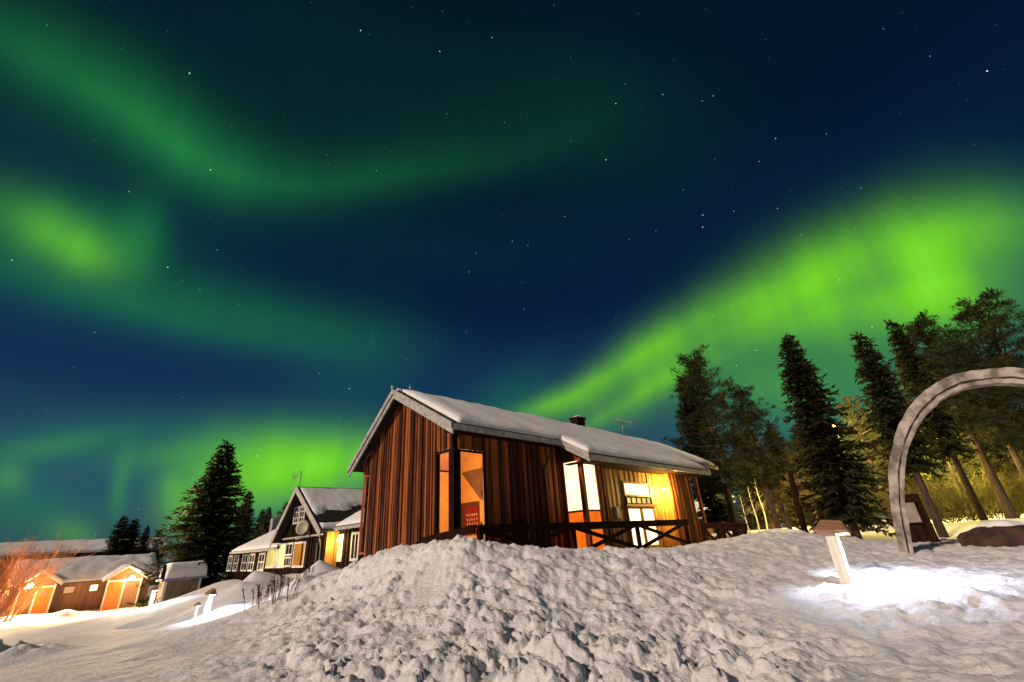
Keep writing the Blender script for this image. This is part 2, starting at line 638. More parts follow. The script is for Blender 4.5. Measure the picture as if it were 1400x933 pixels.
M_SPRUCE = foliage('spruce_needles', (.056, .058, .017), (.010, .015, .007))
M_PINE = foliage('pine_needles', (.056, .060, .019), (.013, .019, .008))
M_LEAF = foliage('shrub_leaves', (.10, .085, .022), (.035, .034, .012), .3)
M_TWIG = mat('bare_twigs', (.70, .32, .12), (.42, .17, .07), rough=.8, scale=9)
M_WEED = mat('dry_stalks', (.10, .045, .022), (.05, .02, .012), rough=.9, scale=9)
M_ARCH = mat('silvered_timber', (.45, .39, .355), (.15, .125, .11), rough=.8, scale=4.2, stretch=(1, 1, 1), bump=.02, bscale=9, detail=8, lo=.38, hi=.6)
M_STONE = mat('dark_boulder', (.085, .042, .028), (.022, .016, .015), rough=.85, scale=2.6, bump=.09, bscale=4.5, detail=9)
M_POST = mat('pale_post_timber', (.82, .79, .70), (.64, .61, .50), rough=.7, scale=4, stretch=(4, 4, .6), bump=.003)
M_CAP = mat('brown_timber_cap', (.36, .20, .11), (.22, .12, .07), rough=.6, scale=5, stretch=(1, 5, 1), bump=.003)
M_DISH = mat('beige_dish', (.50, .45, .33), (.42, .38, .28), rough=.5, scale=4)
M_POSTER = mat('dark_red_poster', (.11, .035, .012), (.07, .022, .010), rough=.6, scale=5)
M_POSTERRED = mat('red_print', (.24, .012, .008), (.15, .008, .006), rough=.6, scale=7)
M_POSTERWHITE = mat('white_print', (.75, .70, .65), (.65, .6, .55), rough=.6, scale=7)
E_WHITE = emit('lit_window_white', (1.0, .76, .42), 2.0, .3, 1.5)
E_DOOR = emit('lit_door_white', (1.0, .80, .42), 2.4, .2, 1.5)
E_ORANGE = emit('lit_panel_orange', (1.0, .17, .012), .95, .45, 2.2)
E_YELLOW = emit('lit_window_yellow', (1.0, .74, .20), .95, .5, 1.2)
E_GOLD = emit('lit_window_gold', (1.0, .38, .05), .65, .5, 1.2)
E_CREAM = emit('lit_window_cream', (1.0, .50, .22), .8, .2, 1.2)
E_CURTAIN = emit('lit_window_curtain', (1.0, .83, .35), 1.25, .5, 1.0)
E_LAMP = emit('lamp_glow_warm', (1.0, .72, .36), 22)
E_LAMPW = emit('lamp_glow_white', (.92, .92, 1.0), 25)
E_LAMPO = emit('lamp_glow_orange', (1.0, .50, .14), 30)

# ------------------------------------------------------------------ terrain
def hash2(ix, iy, s):
    h = (ix.astype(np.int64) * 374761393 + iy.astype(np.int64) * 668265263 + s * 1274126177) & 0xffffffff
    h = ((h ^ (h >> 13)) * 1274126177) & 0xffffffff
    h = h ^ (h >> 16)
    return (h & 0xffff) / 65535.0


def vnoise(x, y, s=0):
    ix, iy = np.floor(x), np.floor(y)
    fx, fy = x - ix, y - iy
    fx, fy = fx * fx * (3 - 2 * fx), fy * fy * (3 - 2 * fy)
    ix, iy = ix.astype(np.int64), iy.astype(np.int64)
    a, b = hash2(ix, iy, s), hash2(ix + 1, iy, s)
    c, d = hash2(ix, iy + 1, s), hash2(ix + 1, iy + 1, s)
    return (a + (b - a) * fx) * (1 - fy) + (c + (d - c) * fx) * fy


def fbm(x, y, oct=4, s=0):
    t, a, n = 0, .5, 0
    for i in range(oct):
        t = t + a * vnoise(x * 2 ** i, y * 2 ** i, s + i)
        n += a
        a *= .5
    return t / n - .5


def clods(x, y, s=0):
    """rounded lumps of turned snow: distance to jittered cell points with a random size per cell"""
    ix, iy = np.floor(x).astype(np.int64), np.floor(y).astype(np.int64)
    best = np.full(x.shape, 0.0)
    for dx in (-1, 0, 1):
        for dy in (-1, 0, 1):
            cx, cy = ix + dx, iy + dy
            px, py = cx + hash2(cx, cy, s), cy + hash2(cx, cy, s + 5)
            r = .45 + .55 * hash2(cx, cy, s + 9)
            an = hash2(cx, cy, s + 13) * 3.14
            ex, ey = (x - px) * np.cos(an) + (y - py) * np.sin(an), -(x - px) * np.sin(an) + (y - py) * np.cos(an)
            d = np.sqrt((ex * .8) ** 2 + (ey * 1.25) ** 2) / r
            best = np.maximum(best, np.clip(1 - d * d, 0, 1) ** .7 * r)
    return best


def chunks(x, y, s=0):
    """broken slabs: every cell is a plane with its own height and tilt"""
    ix, iy = np.floor(x).astype(np.int64), np.floor(y).astype(np.int64)
    bd = np.full(x.shape, 9.0)
    bz = np.zeros(x.shape)
    for dx in (-1, 0, 1):
        for dy in (-1, 0, 1):
            cx, cy = ix + dx, iy + dy
            ex, ey = x - cx - hash2(cx, cy, s), y - cy - hash2(cx, cy, s + 5)
            d = ex * ex + ey * ey
            h = hash2(cx, cy, s + 9) + (hash2(cx, cy, s + 11) - .5) * 1.5 * ex + (hash2(cx, cy, s + 17) - .5) * 1.5 * ey
            m = d < bd
            bd = np.where(m, d, bd)
            bz = np.where(m, h, bz)
    return bz - .5


def sstep(a, b, x):
    t = np.clip((x - a) / (b - a), 0, 1)
    return t * t * (3 - 2 * t)


MARKS = [
    (0, 933, 10.5), (200, 933, 8.0), (400, 933, 5.8), (550, 933, 5.0), (700, 933, 4.6), (850, 933, 4.5), (1000, 933, 4.6), (1250, 933, 4.8), (1400, 933, 5.0),
    (0, 885, 20), (100, 868, 25), (200, 872, 17), (40, 840, 63), (120, 840, 63), (200, 834, 61), (130, 850, 46), (250, 829, 47), (220, 852, 30), (285, 841, 26),
    (315, 848, 19), (345, 832, 16.5), (300, 880, 11), (250, 900, 9.5), (400, 812, 14.5), (430, 792, 14), (480, 773, 13.2), (520, 755, 12.2),
    (560, 750, 11.2), (600, 744, 10.5), (645, 740, 9.7), (675, 753, 9.6), (720, 755, 9.6), (770, 754, 9.9), (850, 752, 11.2), (950, 746, 13.2), (1000, 738, 14.2),
    (1050, 728, 15.2), (1100, 732, 16), (1130, 742, 16.5), (1180, 742, 17), (1238, 756, 13), (1300, 752, 13.5), (1380, 748, 13.5),
    (1160, 797, 9), (1300, 800, 9), (1400, 800, 8.8), (1060, 800, 8.8), (1000, 850, 6.8), (1200, 860, 6.7), (1390, 870, 6.5), (900, 850, 6.9), (800, 850, 6.8),
    (700, 840, 7), (600, 840, 7.3), (500, 840, 8.5), (420, 850, 9.2), (600, 790, 8.8), (700, 790, 8.4), (850, 790, 8.7), (1000, 785, 9.8), (500, 800, 10.6), (450, 810, 11.8),
    (1173, 740, 24), (1291, 735, 27), (1344, 711, 33), (1384, 711, 36), (1395, 696, 56), (1060, 723, 26), (1015, 727, 38), (1200, 728, 40), (1100, 722, 42),
    (330, 802, 27), (390, 800, 25), (300, 812, 38),
]
CP = [tuple(at(*m)) for m in MARKS]
CP += [tuple(W(*p)) for p in [
    (8.6, 12, -.75), (14, 12, -.75), (20, 12, -.75), (25, 13, -.8), (8.2, 15.2, -.8), (12, 18, -.9), (8.5, 8.9, -.72), (12, 8.6, -.75), (16, 8.4, -.75), (20, 8.2, -.75), (26, 8.2, -.7),
    (10.9, 26, -.95), (10.8, 30, -1.05), (10.8, 34, -1.25), (11, 42, -1.5), (16, 30, -1.0),
    (6, 68, -3.6), (3, 75, -3.6), (9, 110, -2.5), (0, 110, -2.5), (14, 110, -2.0), (10.5, 50, -3.0)]]
CP += [(0, -4, -1.35), (6, -4, -1.25), (-7, -4, -1.5), (0, 1, -1.28), (3, 2, -1.22), (-4, 2, -1.35), (0, -30, -1.8), (30, -20, -1.2), (-40, -20, -3)]
for az_, z_ in ((-80, -4), (-60, -4), (-45, -3), (-30, -2), (-10, -1), (10, -.5), (30, 0), (50, .6), (75, .5), (120, 0), (180, -3), (-120, -4)):
    for d_, k_ in ((150, 1.0), (330, 1.2)):
        CP.append((d_ * math.sin(R_(az_)), d_ * math.cos(R_(az_)), z_ * k_))
CP = np.array(CP)


def tps_fit(P):
    n = len(P)
    d = np.hypot(P[:, None, 0] - P[None, :, 0], P[:, None, 1] - P[None, :, 1])
    K = d * 1.0                                  # linear kernel: no overshoot between marks
    K = np.sqrt(d * d + .6 ** 2)
    A = np.zeros((n + 1, n + 1))
    A[:n, :n] = K
    A[:n, n] = A[n, :n] = 1
    A[np.arange(n), np.arange(n)] -= .02
    return np.linalg.solve(A, np.append(P[:, 2], 0))


TW = tps_fit(CP)


def ground_base(x, y):
    x, y = np.atleast_1d(np.asarray(x, float)), np.atleast_1d(np.asarray(y, float))
    z = np.full(x.shape, TW[-1])
    for i, (px, py, _) in enumerate(CP):
        z = z + TW[i] * np.sqrt((x - px) ** 2 + (y - py) ** 2 + .36)
    return z


def cone(x, y, c, r, h, sharp=1.3):
    d = np.hypot(x - c[0], y - c[1]) / r
    return h * np.clip(1 - d, 0, 1) ** sharp


HEAPS = []
for hx, hy, hd, hr in ((349, 777, 25, 2.3), (330, 792, 24, 2.6), (437, 763, 22, 2.2), (418, 783, 21, 1.8), (92, 831, 58, 2.4), (118, 833, 60, 2.0)):
    _p = at(hx, hy, hd)
    HEAPS.append((_p, hr, max(.1, _p.z - float(ground_base(_p.x, _p.y)[0]))))


def ground(x, y):
    x, y = np.asarray(x, float), np.asarray(y, float)
    z = ground_base(x, y)
    r = np.hypot(x, y)
    az = np.degrees(np.arctan2(x, y))
    far = 1 - sstep(18, 40, r)
    # how turned-over the snow is: the mound is all clods, the path and the right-hand plateau are trodden
    mound = sstep(-36, -20, az) * (1 - sstep(17, 31, az + (r - 8) * .8)) * (1 - sstep(13, 16, r)) * sstep(1.5, 3, r)
    near_lump = (1 - sstep(5.6, 7.2, r)) * sstep(-16, -6, az) * (1 - sstep(24, 34, az)) * sstep(1.5, 3, r)
    tramp = sstep(8, 22, az) * far
    road = (1 - sstep(-34, -25, az))
    wx, wy = x + .35 * fbm(x * 1.3, y * 1.3, 3, 3), y + .35 * fbm(x * 1.3, y * 1.3, 3, 8)
    fx, fy = x + .12 * fbm(x * 5, y * 5, 2, 103), y + .12 * fbm(x * 5, y * 5, 2, 108)
    lumps = .09 * clods(wx / .55, wy / .55, 1) + .07 * clods(wx / .30, wy / .30, 21) + .05 * clods(wx / .16, wy / .16, 31) + .03 * clods(x / .085, y / .085, 36) + .20 * fbm(wx * 1.1, wy * 1.1, 4, 40)
    slabs = .085 * chunks(fx / .30, fy / .30, 111) + .05 * chunks(fx / .15, fy / .15, 121) + .025 * chunks(fx / .075, fy / .075, 131)
    z = z + mound * (lumps + slabs * (.12 + .8 * vnoise(x * .9, y * .9, 140)) - .13)
    z = z + near_lump * (.17 * clods(wx / .44, wy / .44, 51) + .05 * chunks(fx / .34, fy / .34, 151) + .02 * chunks(fx / .17, fy / .17, 161) - .05)
    z = z + tramp * (1 - mound) * (.08 * fbm(wx * 2.4, wy * 2.4, 4, 60) - .05 * clods(wx / .36, wy / .36, 61) + .03 * clods(wx / .16, wy / .16, 65) + .03 * chunks(fx / .2, fy / .2, 171) + .01)
    z = z + road * (.04 * fbm(x * .9, y * .9, 4, 70)) * (1 - sstep(25, 60, r)) + .03 * fbm(x * 3, y * 3, 3, 75) * far
    z = z + .5 * fbm(x * .06, y * .06, 3, 80) * sstep(20, 60, r)
    zb = ground_base(x, y)
    for c, rad, h in HEAPS:
        z = np.maximum(z, zb + cone(x, y, c, rad, h) + .05 * fbm(x * 2, y * 2, 3, 77) - .06)
    # ploughed lumps at the left edge of the road
    c = at(-12, 890, 17.5)
    bank = np.exp(-(((x - c.x) / 1.2) ** 2 + ((y - c.y) / .9) ** 2))
    z = z + bank * (.16 + .26 * clods(x / .42, y / .42, 90) + .16 * chunks(x / .3, y / .3, 95))
    return z


def gz(x, y):
    return float(ground(np.array([x]), np.array([y]))[0])


def gp(px, py, dist, dz=0.0):
    p = at(px, py, dist)
    return Vector((p.x, p.y, gz(p.x, p.y) + dz))


def hit(px, py, lo=3.0, hi=120.0):
    """where the line of sight through a survey mark meets the snow"""
    d = ray(px, py)
    k = math.hypot(d.x, d.y)
    t = np.geomspace(lo, hi, 900) / k
    g = ground(d.x * t, d.y * t)
    below = np.nonzero(d.z * t <= g)[0]
    t0 = t[below[0]] if len(below) else t[-1]
    return Vector((d.x * t0, d.y * t0, gz(d.x * t0, d.y * t0)))


def build_ground():
    front = np.arange(-56, 56.01, .19)
    rest = np.arange(58, 302, 4.0)
    ang = np.radians(np.concatenate([front, rest]))
    rad = [0.0]
    r = .8
    while r < 900:
        rad.append(r)
        r *= 1.0068 if r < 22 else (1.012 if r < 60 else 1.03)
    rad = np.array(rad[1:])
    A, RR = np.meshgrid(ang, rad)
    x, y = RR * np.sin(A), RR * np.cos(A)
    z = ground(x.ravel(), y.ravel())
    v = np.stack([x.ravel(), y.ravel(), z], 1)
    n, m = len(rad), len(ang)
    i, j = np.meshgrid(np.arange(n - 1), np.arange(m), indexing='ij')
    j2 = (j + 1) % m
    f = np.stack([(i * m + j), (i * m + j2), ((i + 1) * m + j2), ((i + 1) * m + j)], -1).reshape(-1, 4)[:, ::-1]
    v = np.vstack([v, [[0, 0, gz(.01, .01)]]])
    o = np_mesh('snow_ground', v, f, M_SNOW, None, True)
    o['kind'] = 'structure'
    # the small disc under the tripod
    me = MB()
    pts = [(x[0, k], y[0, k], z[k]) for k in range(m)]
    me.add([(0, 0, z[0])] + pts, [(0, 1 + (k + 1) % m, 1 + k) for k in range(m)])
    d = me.build('ground', M_SNOW, None, True)
    d['kind'] = 'structure'


build_ground()


# ------------------------------------------------------------------ helpers for houses
def boards(mb, axis, t0, t1, face, ztop, zbot, rng, thick=.03, wmin=.09, wmax=.17, out=-1, gap=.004, skip=()):
    """vertical boards on a wall; axis 'a' runs along E1 (face is a b value) or 'b' along E2 (face is an a value)"""
    t = t0
    k = 0
    while t < t1 - .01:
        w = rng.uniform(wmin, wmax)
        e = min(t + w, t1)
        d = thick * rng.uniform(.6, 1.0) if k % 2 else thick * rng.uniform(1.3, 2.6)
        f0, f1 = face, face + out * d
        spans = [(zbot(t) if callable(zbot) else zbot, None)]
        lo = zbot
        segs = [(lo, None)]
        for (s0, s1, sz0, sz1) in skip:
            if t < s1 - .005 and e > s0 + .005:
                # cut the board at the opening
                if t < s0:
                    e = s0
                elif e > s1 and t < s1:
                    e = min(e, s1)
                if t >= s0 - .001:
                    segs = [(lo, sz0), (sz1, None)]
        la, lb = t + gap / 2, e - gap / 2
        wob = rng.uniform(-.006, .006)
        for z0, z1 in segs:
            za = ztop(la) if z1 is None else z1
            zb = ztop(lb) if z1 is None else z1
            if min(za, zb) - z0 < .02:
                continue
            if axis == 'b':
                p = [(f0, la, z0), (f1, la + wob, z0), (f1, lb + wob, z0), (f0, lb, z0), (f0, la, za), (f1, la - wob, za), (f1, lb - wob, zb), (f0, lb, zb)]
            else:
                p = [(la, f0, z0), (lb, f0, z0), (lb + wob, f1, z0), (la + wob, f1, z0), (la, f0, za), (lb, f0, zb), (lb - wob, f1, zb), (la - wob, f1, za)]
            mb.hexa(p)
        t = e
        k += 1


def snow_slab(name, c00, c10, c11, c01, thick, mat_, parent, off, nu=40, nv=14, lump=.06, seed=1, hole=None, edge=.5):
    """a rounded blanket of snow on the sloping quad c00 c10 c11 c01"""
    c00, c10, c11, c01 = [Vector(c) - Vector(off) for c in (c00, c10, c11, c01)]
    nrm = Vector((0, 0, 1))
    vs, bot = [], []
    lu, lv = (c10 - c00).length, (c01 - c00).length
    for i in range(nu + 1):
        for j in range(nv + 1):
            u, v = i / nu, j / nv
            # bunch samples near the edges so that the rim is round
            u2, v2 = .5 - .5 * math.cos(math.pi * u) if nu > 4 else u, v
            u2 = .5 * u + .5 * u2
            v2 = .5 * v + .5 * (.5 - .5 * math.cos(math.pi * v))
            p = (c00 * (1 - u2) + c10 * u2) * (1 - v2) + (c01 * (1 - u2) + c11 * u2) * v2
            dist = min(u2 * lu, (1 - u2) * lu, v2 * lv, (1 - v2) * lv)
            h = thick * (1 - (1 - min(dist / edge, 1)) ** 2.2 * .55)
            h += lump * mnoise.noise(Vector((p.x * .9 + seed, p.y * .9, seed * 3.1))) + lump * .5 * mnoise.noise(Vector((p.x * 2.6, p.y * 2.6 + seed, 4.0)))
            if hole:
                h *= hole(u2, v2, p)
            wob = .05 * mnoise.noise(Vector((p.x * 1.7, p.y * 1.7, seed))) if dist < .01 else 0
            vs.append(p + nrm * (max(h, -.07) if hole else max(h, .0)) + Vector((wob, wob, 0)))
            bot.append(p - nrm * .01)
    m = nv + 1
    N = len(vs)
    fs = []
    for i in range(nu):
        for j in range(nv):
            fs.append((i * m + j, (i + 1) * m + j, (i + 1) * m + j + 1, i * m + j + 1))
    rim = [i * m for i in range(nu + 1)] + [nu * m + j for j in range(1, m)] + [i * m + nv for i in range(nu - 1, -1, -1)] + [j for j in range(nv - 1, 0, -1)]
    mb = MB()
    allv = vs + [bot[k] for k in rim]
    for k in range(len(rim)):
        k2 = (k + 1) % len(rim)
        fs.append((rim[k], N + k, N + k2, rim[k2]))
    mb.add(allv, fs)
    return mb.build(name, mat_, parent, True)


def window(parent, off, axis, t0, t1, face, z0, z1, out=-1, fr=.07, depth=.06, frame=None, pane=None, bars_v=0, bars_h=0, set_back=.02):
    """frame part with the glass as its sub-part"""
    frame = frame or M_WHITE
    pane = pane or M_GLASS
    f0, f1 = face - out * .01, face + out * depth

    def bx(mb, a0, a1, lo, hi, d0=f0, d1=f1):
        if axis == 'a':
            mb.box(a0, a1, d0, d1, lo, hi)
        else:
            mb.box(d0, d1, a0, a1, lo, hi)
    mb = MB(off)
    bx(mb, t0, t0 + fr, z0, z1)
    bx(mb, t1 - fr, t1, z0, z1)
    bx(mb, t0 + fr, t1 - fr, z1 - fr, z1)
    bx(mb, t0 + fr, t1 - fr, z0, z0 + fr)
    g = face + out * set_back
    for k in range(bars_v):
        c = t0 + (t1 - t0) * (k + 1) / (bars_v + 1)
        bx(mb, c - fr * .3, c + fr * .3, z0 + fr, z1 - fr, g, f1 - out * .01)
    for k in range(bars_h):
        c = z0 + (z1 - z0) * (k + 1) / (bars_h + 1)
        bx(mb, t0 + fr, t1 - fr, c - fr * .3, c + fr * .3, g, f1 - out * .013)
    w = mb.build('window', frame, parent)
    pb = MB(off)
    bx(pb, t0 + fr * .9, t1 - fr * .9, z0 + fr * .9, z1 - fr * .9, g - out * .012, g - out * .004)
    pb.build('pane', pane, w)
    return w


# ================================================================== the wooden cabin in the middle
def build_cabin():
    rng = random.Random(3)
    C = at(617, 578, 12.0)
    ca, cb = C.dot(E1), C.dot(E2)          # near lower corner of the roof
    EZ, FL = C.z, -.55                     # eave height, floor height
    OFF = (ca, cb, FL)

    class B(MB):
        pass

    def mbn():
        return MB(OFF)
    A = lambda a: ca + a
    Bb = lambda b: cb + b
    root = thing('wooden_cabin', 'rough red-brown plank cabin with snowy gable roof and lit corner windows behind the snow mound', 'cabin', W(ca, cb, FL), YAW)
    S1 = .5707                             # front slope
    RB, RZ = 3.17, EZ + 3.17 * .5707       # ridge
    LB, LZ = 5.9, 2.68                     # far eave
    S2 = (RZ - LZ) / (LB - RB)
    LEN = 18.2
    WA, WB, WBL = .45, .45, 5.55           # wall faces
    under = lambda b: (EZ + S1 * b if b < RB else RZ - S2 * (b - RB)) - .20

    # gable wall: two window strips leave the corners open
    g = mbn()
    zt = lambda bb: under(bb - cb)
    boards(g, 'b', Bb(1.28), Bb(4.98), A(WA), zt, FL - .3, rng, thick=.028, wmin=.045, wmax=.105)
    boards(g, 'b', Bb(.50), Bb(1.28), A(WA), zt, 2.5, rng, thick=.026)
    boards(g, 'b', Bb(4.98), Bb(5.55), A(WA), zt, 2.42, rng, thick=.026)
    g.build('gable_wall', M_BOARD, root)
    bk = mbn()
    bk.prism([(A(WA + .012), Bb(1.28), FL - .3), (A(WA + .012), Bb(4.98), FL - .3), (A(WA + .012), Bb(4.98), under(4.98)), (A(WA + .012), Bb(RB), under(RB)), (A(WA + .012), Bb(1.28), under(1.28))], (.1, 0, 0))
    bk.prism([(A(WA + .012), Bb(.5), 2.5), (A(WA + .012), Bb(1.28), 2.5), (A(WA + .012), Bb(1.28), under(1.28)), (A(WA + .012), Bb(.5), under(.5))], (.1, 0, 0))
    bk.box(A(WA + .012), A(WA + .11), Bb(4.98), Bb(5.5), 2.42, under(5.5))
    bk.build('wall_core', M_DARKWOOD, root)
    # corner post and near corner glazing
    mbn().box(A(WA - .04), A(WA + .12), Bb(WB - .02), Bb(WB + .14), FL - .3, 2.52).build('corner_post', M_DARKWOOD, root)
    window(root, OFF, 'b', Bb(.60), Bb(1.26), A(WA + .02), 0.02, 2.47, frame=M_DARKWOOD, fr=.05)
    window(root, OFF, 'a', A(.58), A(1.58), Bb(WB), -.02, 2.45, frame=M_DARKWOOD, fr=.05)
    mbn().box(A(WA), A(WA + .1), Bb(.6), Bb(1.27), FL - .3, 0.0).box(A(.58), A(1.58), Bb(WB), Bb(WB + .1), FL - .3, -.03).build('sill_panel', M_BOARD, root)
    # far corner glazing on the gable
    window(root, OFF, 'b', Bb(5.02), Bb(5.50), A(WA + .02), -.1, 2.38, frame=M_REDTRIM, fr=.06)
    # front wall of the main body: dark boards up to the bay
    f = mbn()
    ztf = lambda aa: EZ + S1 * .45 - .22
    boards(f, 'a', A(1.58), A(5.1), Bb(WB), ztf, FL - .3, rng, thick=.026)
    boards(f, 'a', A(.58), A(1.58), Bb(WB), ztf, 2.47, rng, thick=.026)
    f.build('front_wall', M_BOARD, root)
    k = mbn().box(A(1.6), A(LEN - 3.2), Bb(WB + .012), Bb(WB + .10), FL - .3, ztf(0)).box(A(.6), A(1.6), Bb(WB + .012), Bb(WB + .1), 2.47, ztf(0))
    k.box(A(LEN - 3.3), A(LEN - 3.2), Bb(WB + .1), Bb(WBL), FL - .3, 2.6).box(A(WA + .1), A(LEN - 3.2), Bb(WBL - .1), Bb(WBL), FL - .3, 2.6)
    k.build('rear_wall', M_DARKWOOD, root)

    # the room behind the corner glass
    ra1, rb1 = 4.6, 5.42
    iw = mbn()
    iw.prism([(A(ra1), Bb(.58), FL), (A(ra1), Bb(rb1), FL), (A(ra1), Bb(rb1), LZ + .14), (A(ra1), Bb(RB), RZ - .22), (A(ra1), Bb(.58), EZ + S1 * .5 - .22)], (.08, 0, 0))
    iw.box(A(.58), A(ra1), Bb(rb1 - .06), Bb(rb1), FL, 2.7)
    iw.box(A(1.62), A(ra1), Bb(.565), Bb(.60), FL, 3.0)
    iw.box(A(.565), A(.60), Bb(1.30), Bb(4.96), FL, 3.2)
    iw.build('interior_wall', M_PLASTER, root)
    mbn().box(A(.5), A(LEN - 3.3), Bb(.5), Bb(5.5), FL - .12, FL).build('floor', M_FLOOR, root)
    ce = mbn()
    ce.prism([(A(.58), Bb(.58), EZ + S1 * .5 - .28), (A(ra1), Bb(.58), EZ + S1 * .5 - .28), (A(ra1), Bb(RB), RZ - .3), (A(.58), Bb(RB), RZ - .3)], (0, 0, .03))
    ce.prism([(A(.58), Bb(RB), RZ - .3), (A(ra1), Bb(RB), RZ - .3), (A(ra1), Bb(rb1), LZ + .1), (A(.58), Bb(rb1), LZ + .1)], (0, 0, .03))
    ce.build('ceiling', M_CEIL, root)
    # brown sloping panel (side of the sleeping loft) seen through the front pane
    pa = 4.52
    poly = []
    for px, py in ((631, 647), (662, 639), (690, 634), (690, 700), (668, 690), (655.5, 681.5)):
        b_, z_ = on_a(px, py, A(pa))
        poly.append((A(pa), b_, z_))
    mbn().prism(poly, (.03, 0, 0)).build('loft_panel', M_BROWNPANEL, root)
    # poster on the far wall
    (b0, z1), (b1, z0) = on_a(622, 688.5, A(4.54)), on_a(655, 726, A(4.54))
    z1 = min(z1, 1.5)
    po = thing('wall_poster', 'dark red poster with white lettering hung on the orange wall inside the corner window', 'poster', W(A(4.56), (b0 + b1) / 2, z0 - .1), YAW)
    po_off = (A(4.56), (b0 + b1) / 2, z0 - .1)
    MB(po_off).box(A(4.555), A(4.59), b1, b0, z0 - .1, z1).build('sheet', M_POSTER, po)
    w_ = (b0 - b1)
    MB(po_off).box(A(4.545), A(4.553), b1 + .03, b1 + w_ * .56, z0 - .02, z1 - (z1 - z0) * .16).build('red_print', M_POSTERRED, po)
    tx = MB(po_off)
    hgt = z1 - z0
    r2 = random.Random(5)
    for row, (zz, n) in enumerate(((.52, 6), (.36, 5), (.22, 5), (.10, 6))):
        for c in range(n):
            bb = b1 + .06 + (w_ * .48) * (c + .2 + .2 * r2.random()) / n
            h = .05 * hgt
            tx.box(A(4.535), A(4.543), bb, bb + .018, z0 + zz * hgt, z0 + zz * hgt + h * 1.5)
            if (c + row) % 2:
                tx.box(A(4.535), A(4.543), bb + .019, bb + .06, z0 + zz * hgt + h, z0 + zz * hgt + h * 1.5)
            else:
                tx.box(A(4.535), A(4.543), bb + .019, bb + .05, z0 + zz * hgt, z0 + zz * hgt + h * .5)
    tx.build('lettering', M_POSTERWHITE, po)
    # ornaments in the front pane: hanging straw star, little pointed candle stand on a sill shelf
    sb, sz = on_a(659.5, 675, A(2.0))
    st_ = thing('hanging_star', 'small dark spiky star hanging inside the corner window, right of the brown panel', 'ornament', W(A(2.0), sb, sz), YAW)
    so_ = (A(2.0), sb, sz)
    sm = MB(so_)
    for q in range(7):
        an_ = math.pi * q / 7
        sm.tube([(A(2.0), sb - .11 * math.cos(an_), sz - .11 * math.sin(an_)), (A(2.0), sb, sz), (A(2.0), sb + .11 * math.cos(an_), sz + .11 * math.sin(an_))], [.004, .02, .004], 5)
    sm.build('spikes', M_BROWNPANEL, st_)
    MB(so_).tube([(A(2.0), sb, sz + .05), (A(2.0), sb, sz + 1.0)], .004, 4).build('string', M_DARKMETAL, st_)
    kb, kz = on_a(658.3, 718, A(1.75))
    cs = thing('candle_stand', 'tiny dark pointed candle stand low in the corner window, right of the red poster', 'ornament', W(A(1.75), kb, kz - .07), YAW)
    MB((A(1.75), kb, kz - .07)).tube([(A(1.75), kb, kz - .07), (A(1.75), kb, kz - .05), (A(1.75), kb, kz + .02), (A(1.75), kb, kz + .10)], [.075, .07, .04, .006], 8).build('cone', M_DARKMETAL, cs)
    MB((A(1.75), kb, kz - .07)).tube([(A(1.75), kb, FL + .01), (A(1.75), kb, kz - .07)], [.03, .03], 8).tube([(A(1.75), kb, kz - .09), (A(1.75), kb, kz - .07)], [.16, .16], 14).build('stand', M_FLOOR, cs)
    # lit table lamp behind the gable pane
    bl, zl = on_a(607, 722, A(.95))
    tl = thing('table_lamp', 'small lamp with cream drum shade glowing behind the tall corner window', 'lamp', W(A(.95), bl, -.3), YAW)
    to = (A(.95), bl, -.3)
    MB(to).tube([(A(.95), bl, -.3), (A(.95), bl, -.27), (A(.95), bl, -.26), (A(.95), bl, .03)], [.08, .08, .02, .02]).build('stem', M_DARKMETAL, tl, True)
    MB(to).tube([(A(.95), bl, .02), (A(.95), bl, .24)], [.13, .10], 14).build('lamp_shade', E_CREAM, tl, True)
    lamp('POINT', W(A(2.6), Bb(2.6), 1.9), 430, (1.0, .58, .25), .12, None).name = 'room_light'

    # roof: two slopes, boards along the gable, fascia along the eave
    rf = mbn()
    T = .10
    fs = lambda a0, a1, b0, b1: rf.hexa([(A(a0), Bb(b0), EZ + S1 * b0 - T), (A(a1), Bb(b0), EZ + S1 * b0 - T), (A(a1), Bb(b1), EZ + S1 * b1 - T), (A(a0), Bb(b1), EZ + S1 * b1 - T),
                                         (A(a0), Bb(b0), EZ + S1 * b0), (A(a1), Bb(b0), EZ + S1 * b0), (A(a1), Bb(b1), EZ + S1 * b1), (A(a0), Bb(b1), EZ + S1 * b1)])
    fs(.03, LEN, .03, RB)
    rf.hexa([(A(.03), Bb(RB), RZ - T), (A(LEN), Bb(RB), RZ - T), (A(LEN), Bb(LB), LZ - T), (A(.03), Bb(LB), LZ - T),
             (A(.03), Bb(RB), RZ), (A(LEN), Bb(RB), RZ), (A(LEN), Bb(LB), LZ), (A(.03), Bb(LB), LZ)])
    BA0, BA1, BE = 4.75, 14.3, -1.05
    fs(BA0 + .03, BA1, BE + .03, .028)
    roof = rf.build('roof', M_ROOFDARK, root)
    # soffit boards below
    so = mbn()
    so.box(A(.1), A(BA0), Bb(.06), Bb(.44), EZ - .17, EZ - .13)
    so.box(A(BA0 + .1), A(BA1 - .1), Bb(BE + .08), Bb(.02), EZ + S1 * BE - .21, EZ + S1 * BE - .17)
    so.build('soffit', M_DARKWOOD, root)
    # barge boards
    def barge(a, b0, z0, b1, z1, h, th=.05, drop=.0):
        mbn().prism([(A(a), Bb(b0), z0 - drop), (A(a), Bb(b1), z1 - drop), (A(a), Bb(b1), z1 - drop - h), (A(a), Bb(b0), z0 - drop - h)], (th, 0, 0)).build('barge_board', M_GREYBOARD, root)
    barge(-.02, -.02, EZ + .02, RB, RZ + .03, .17)
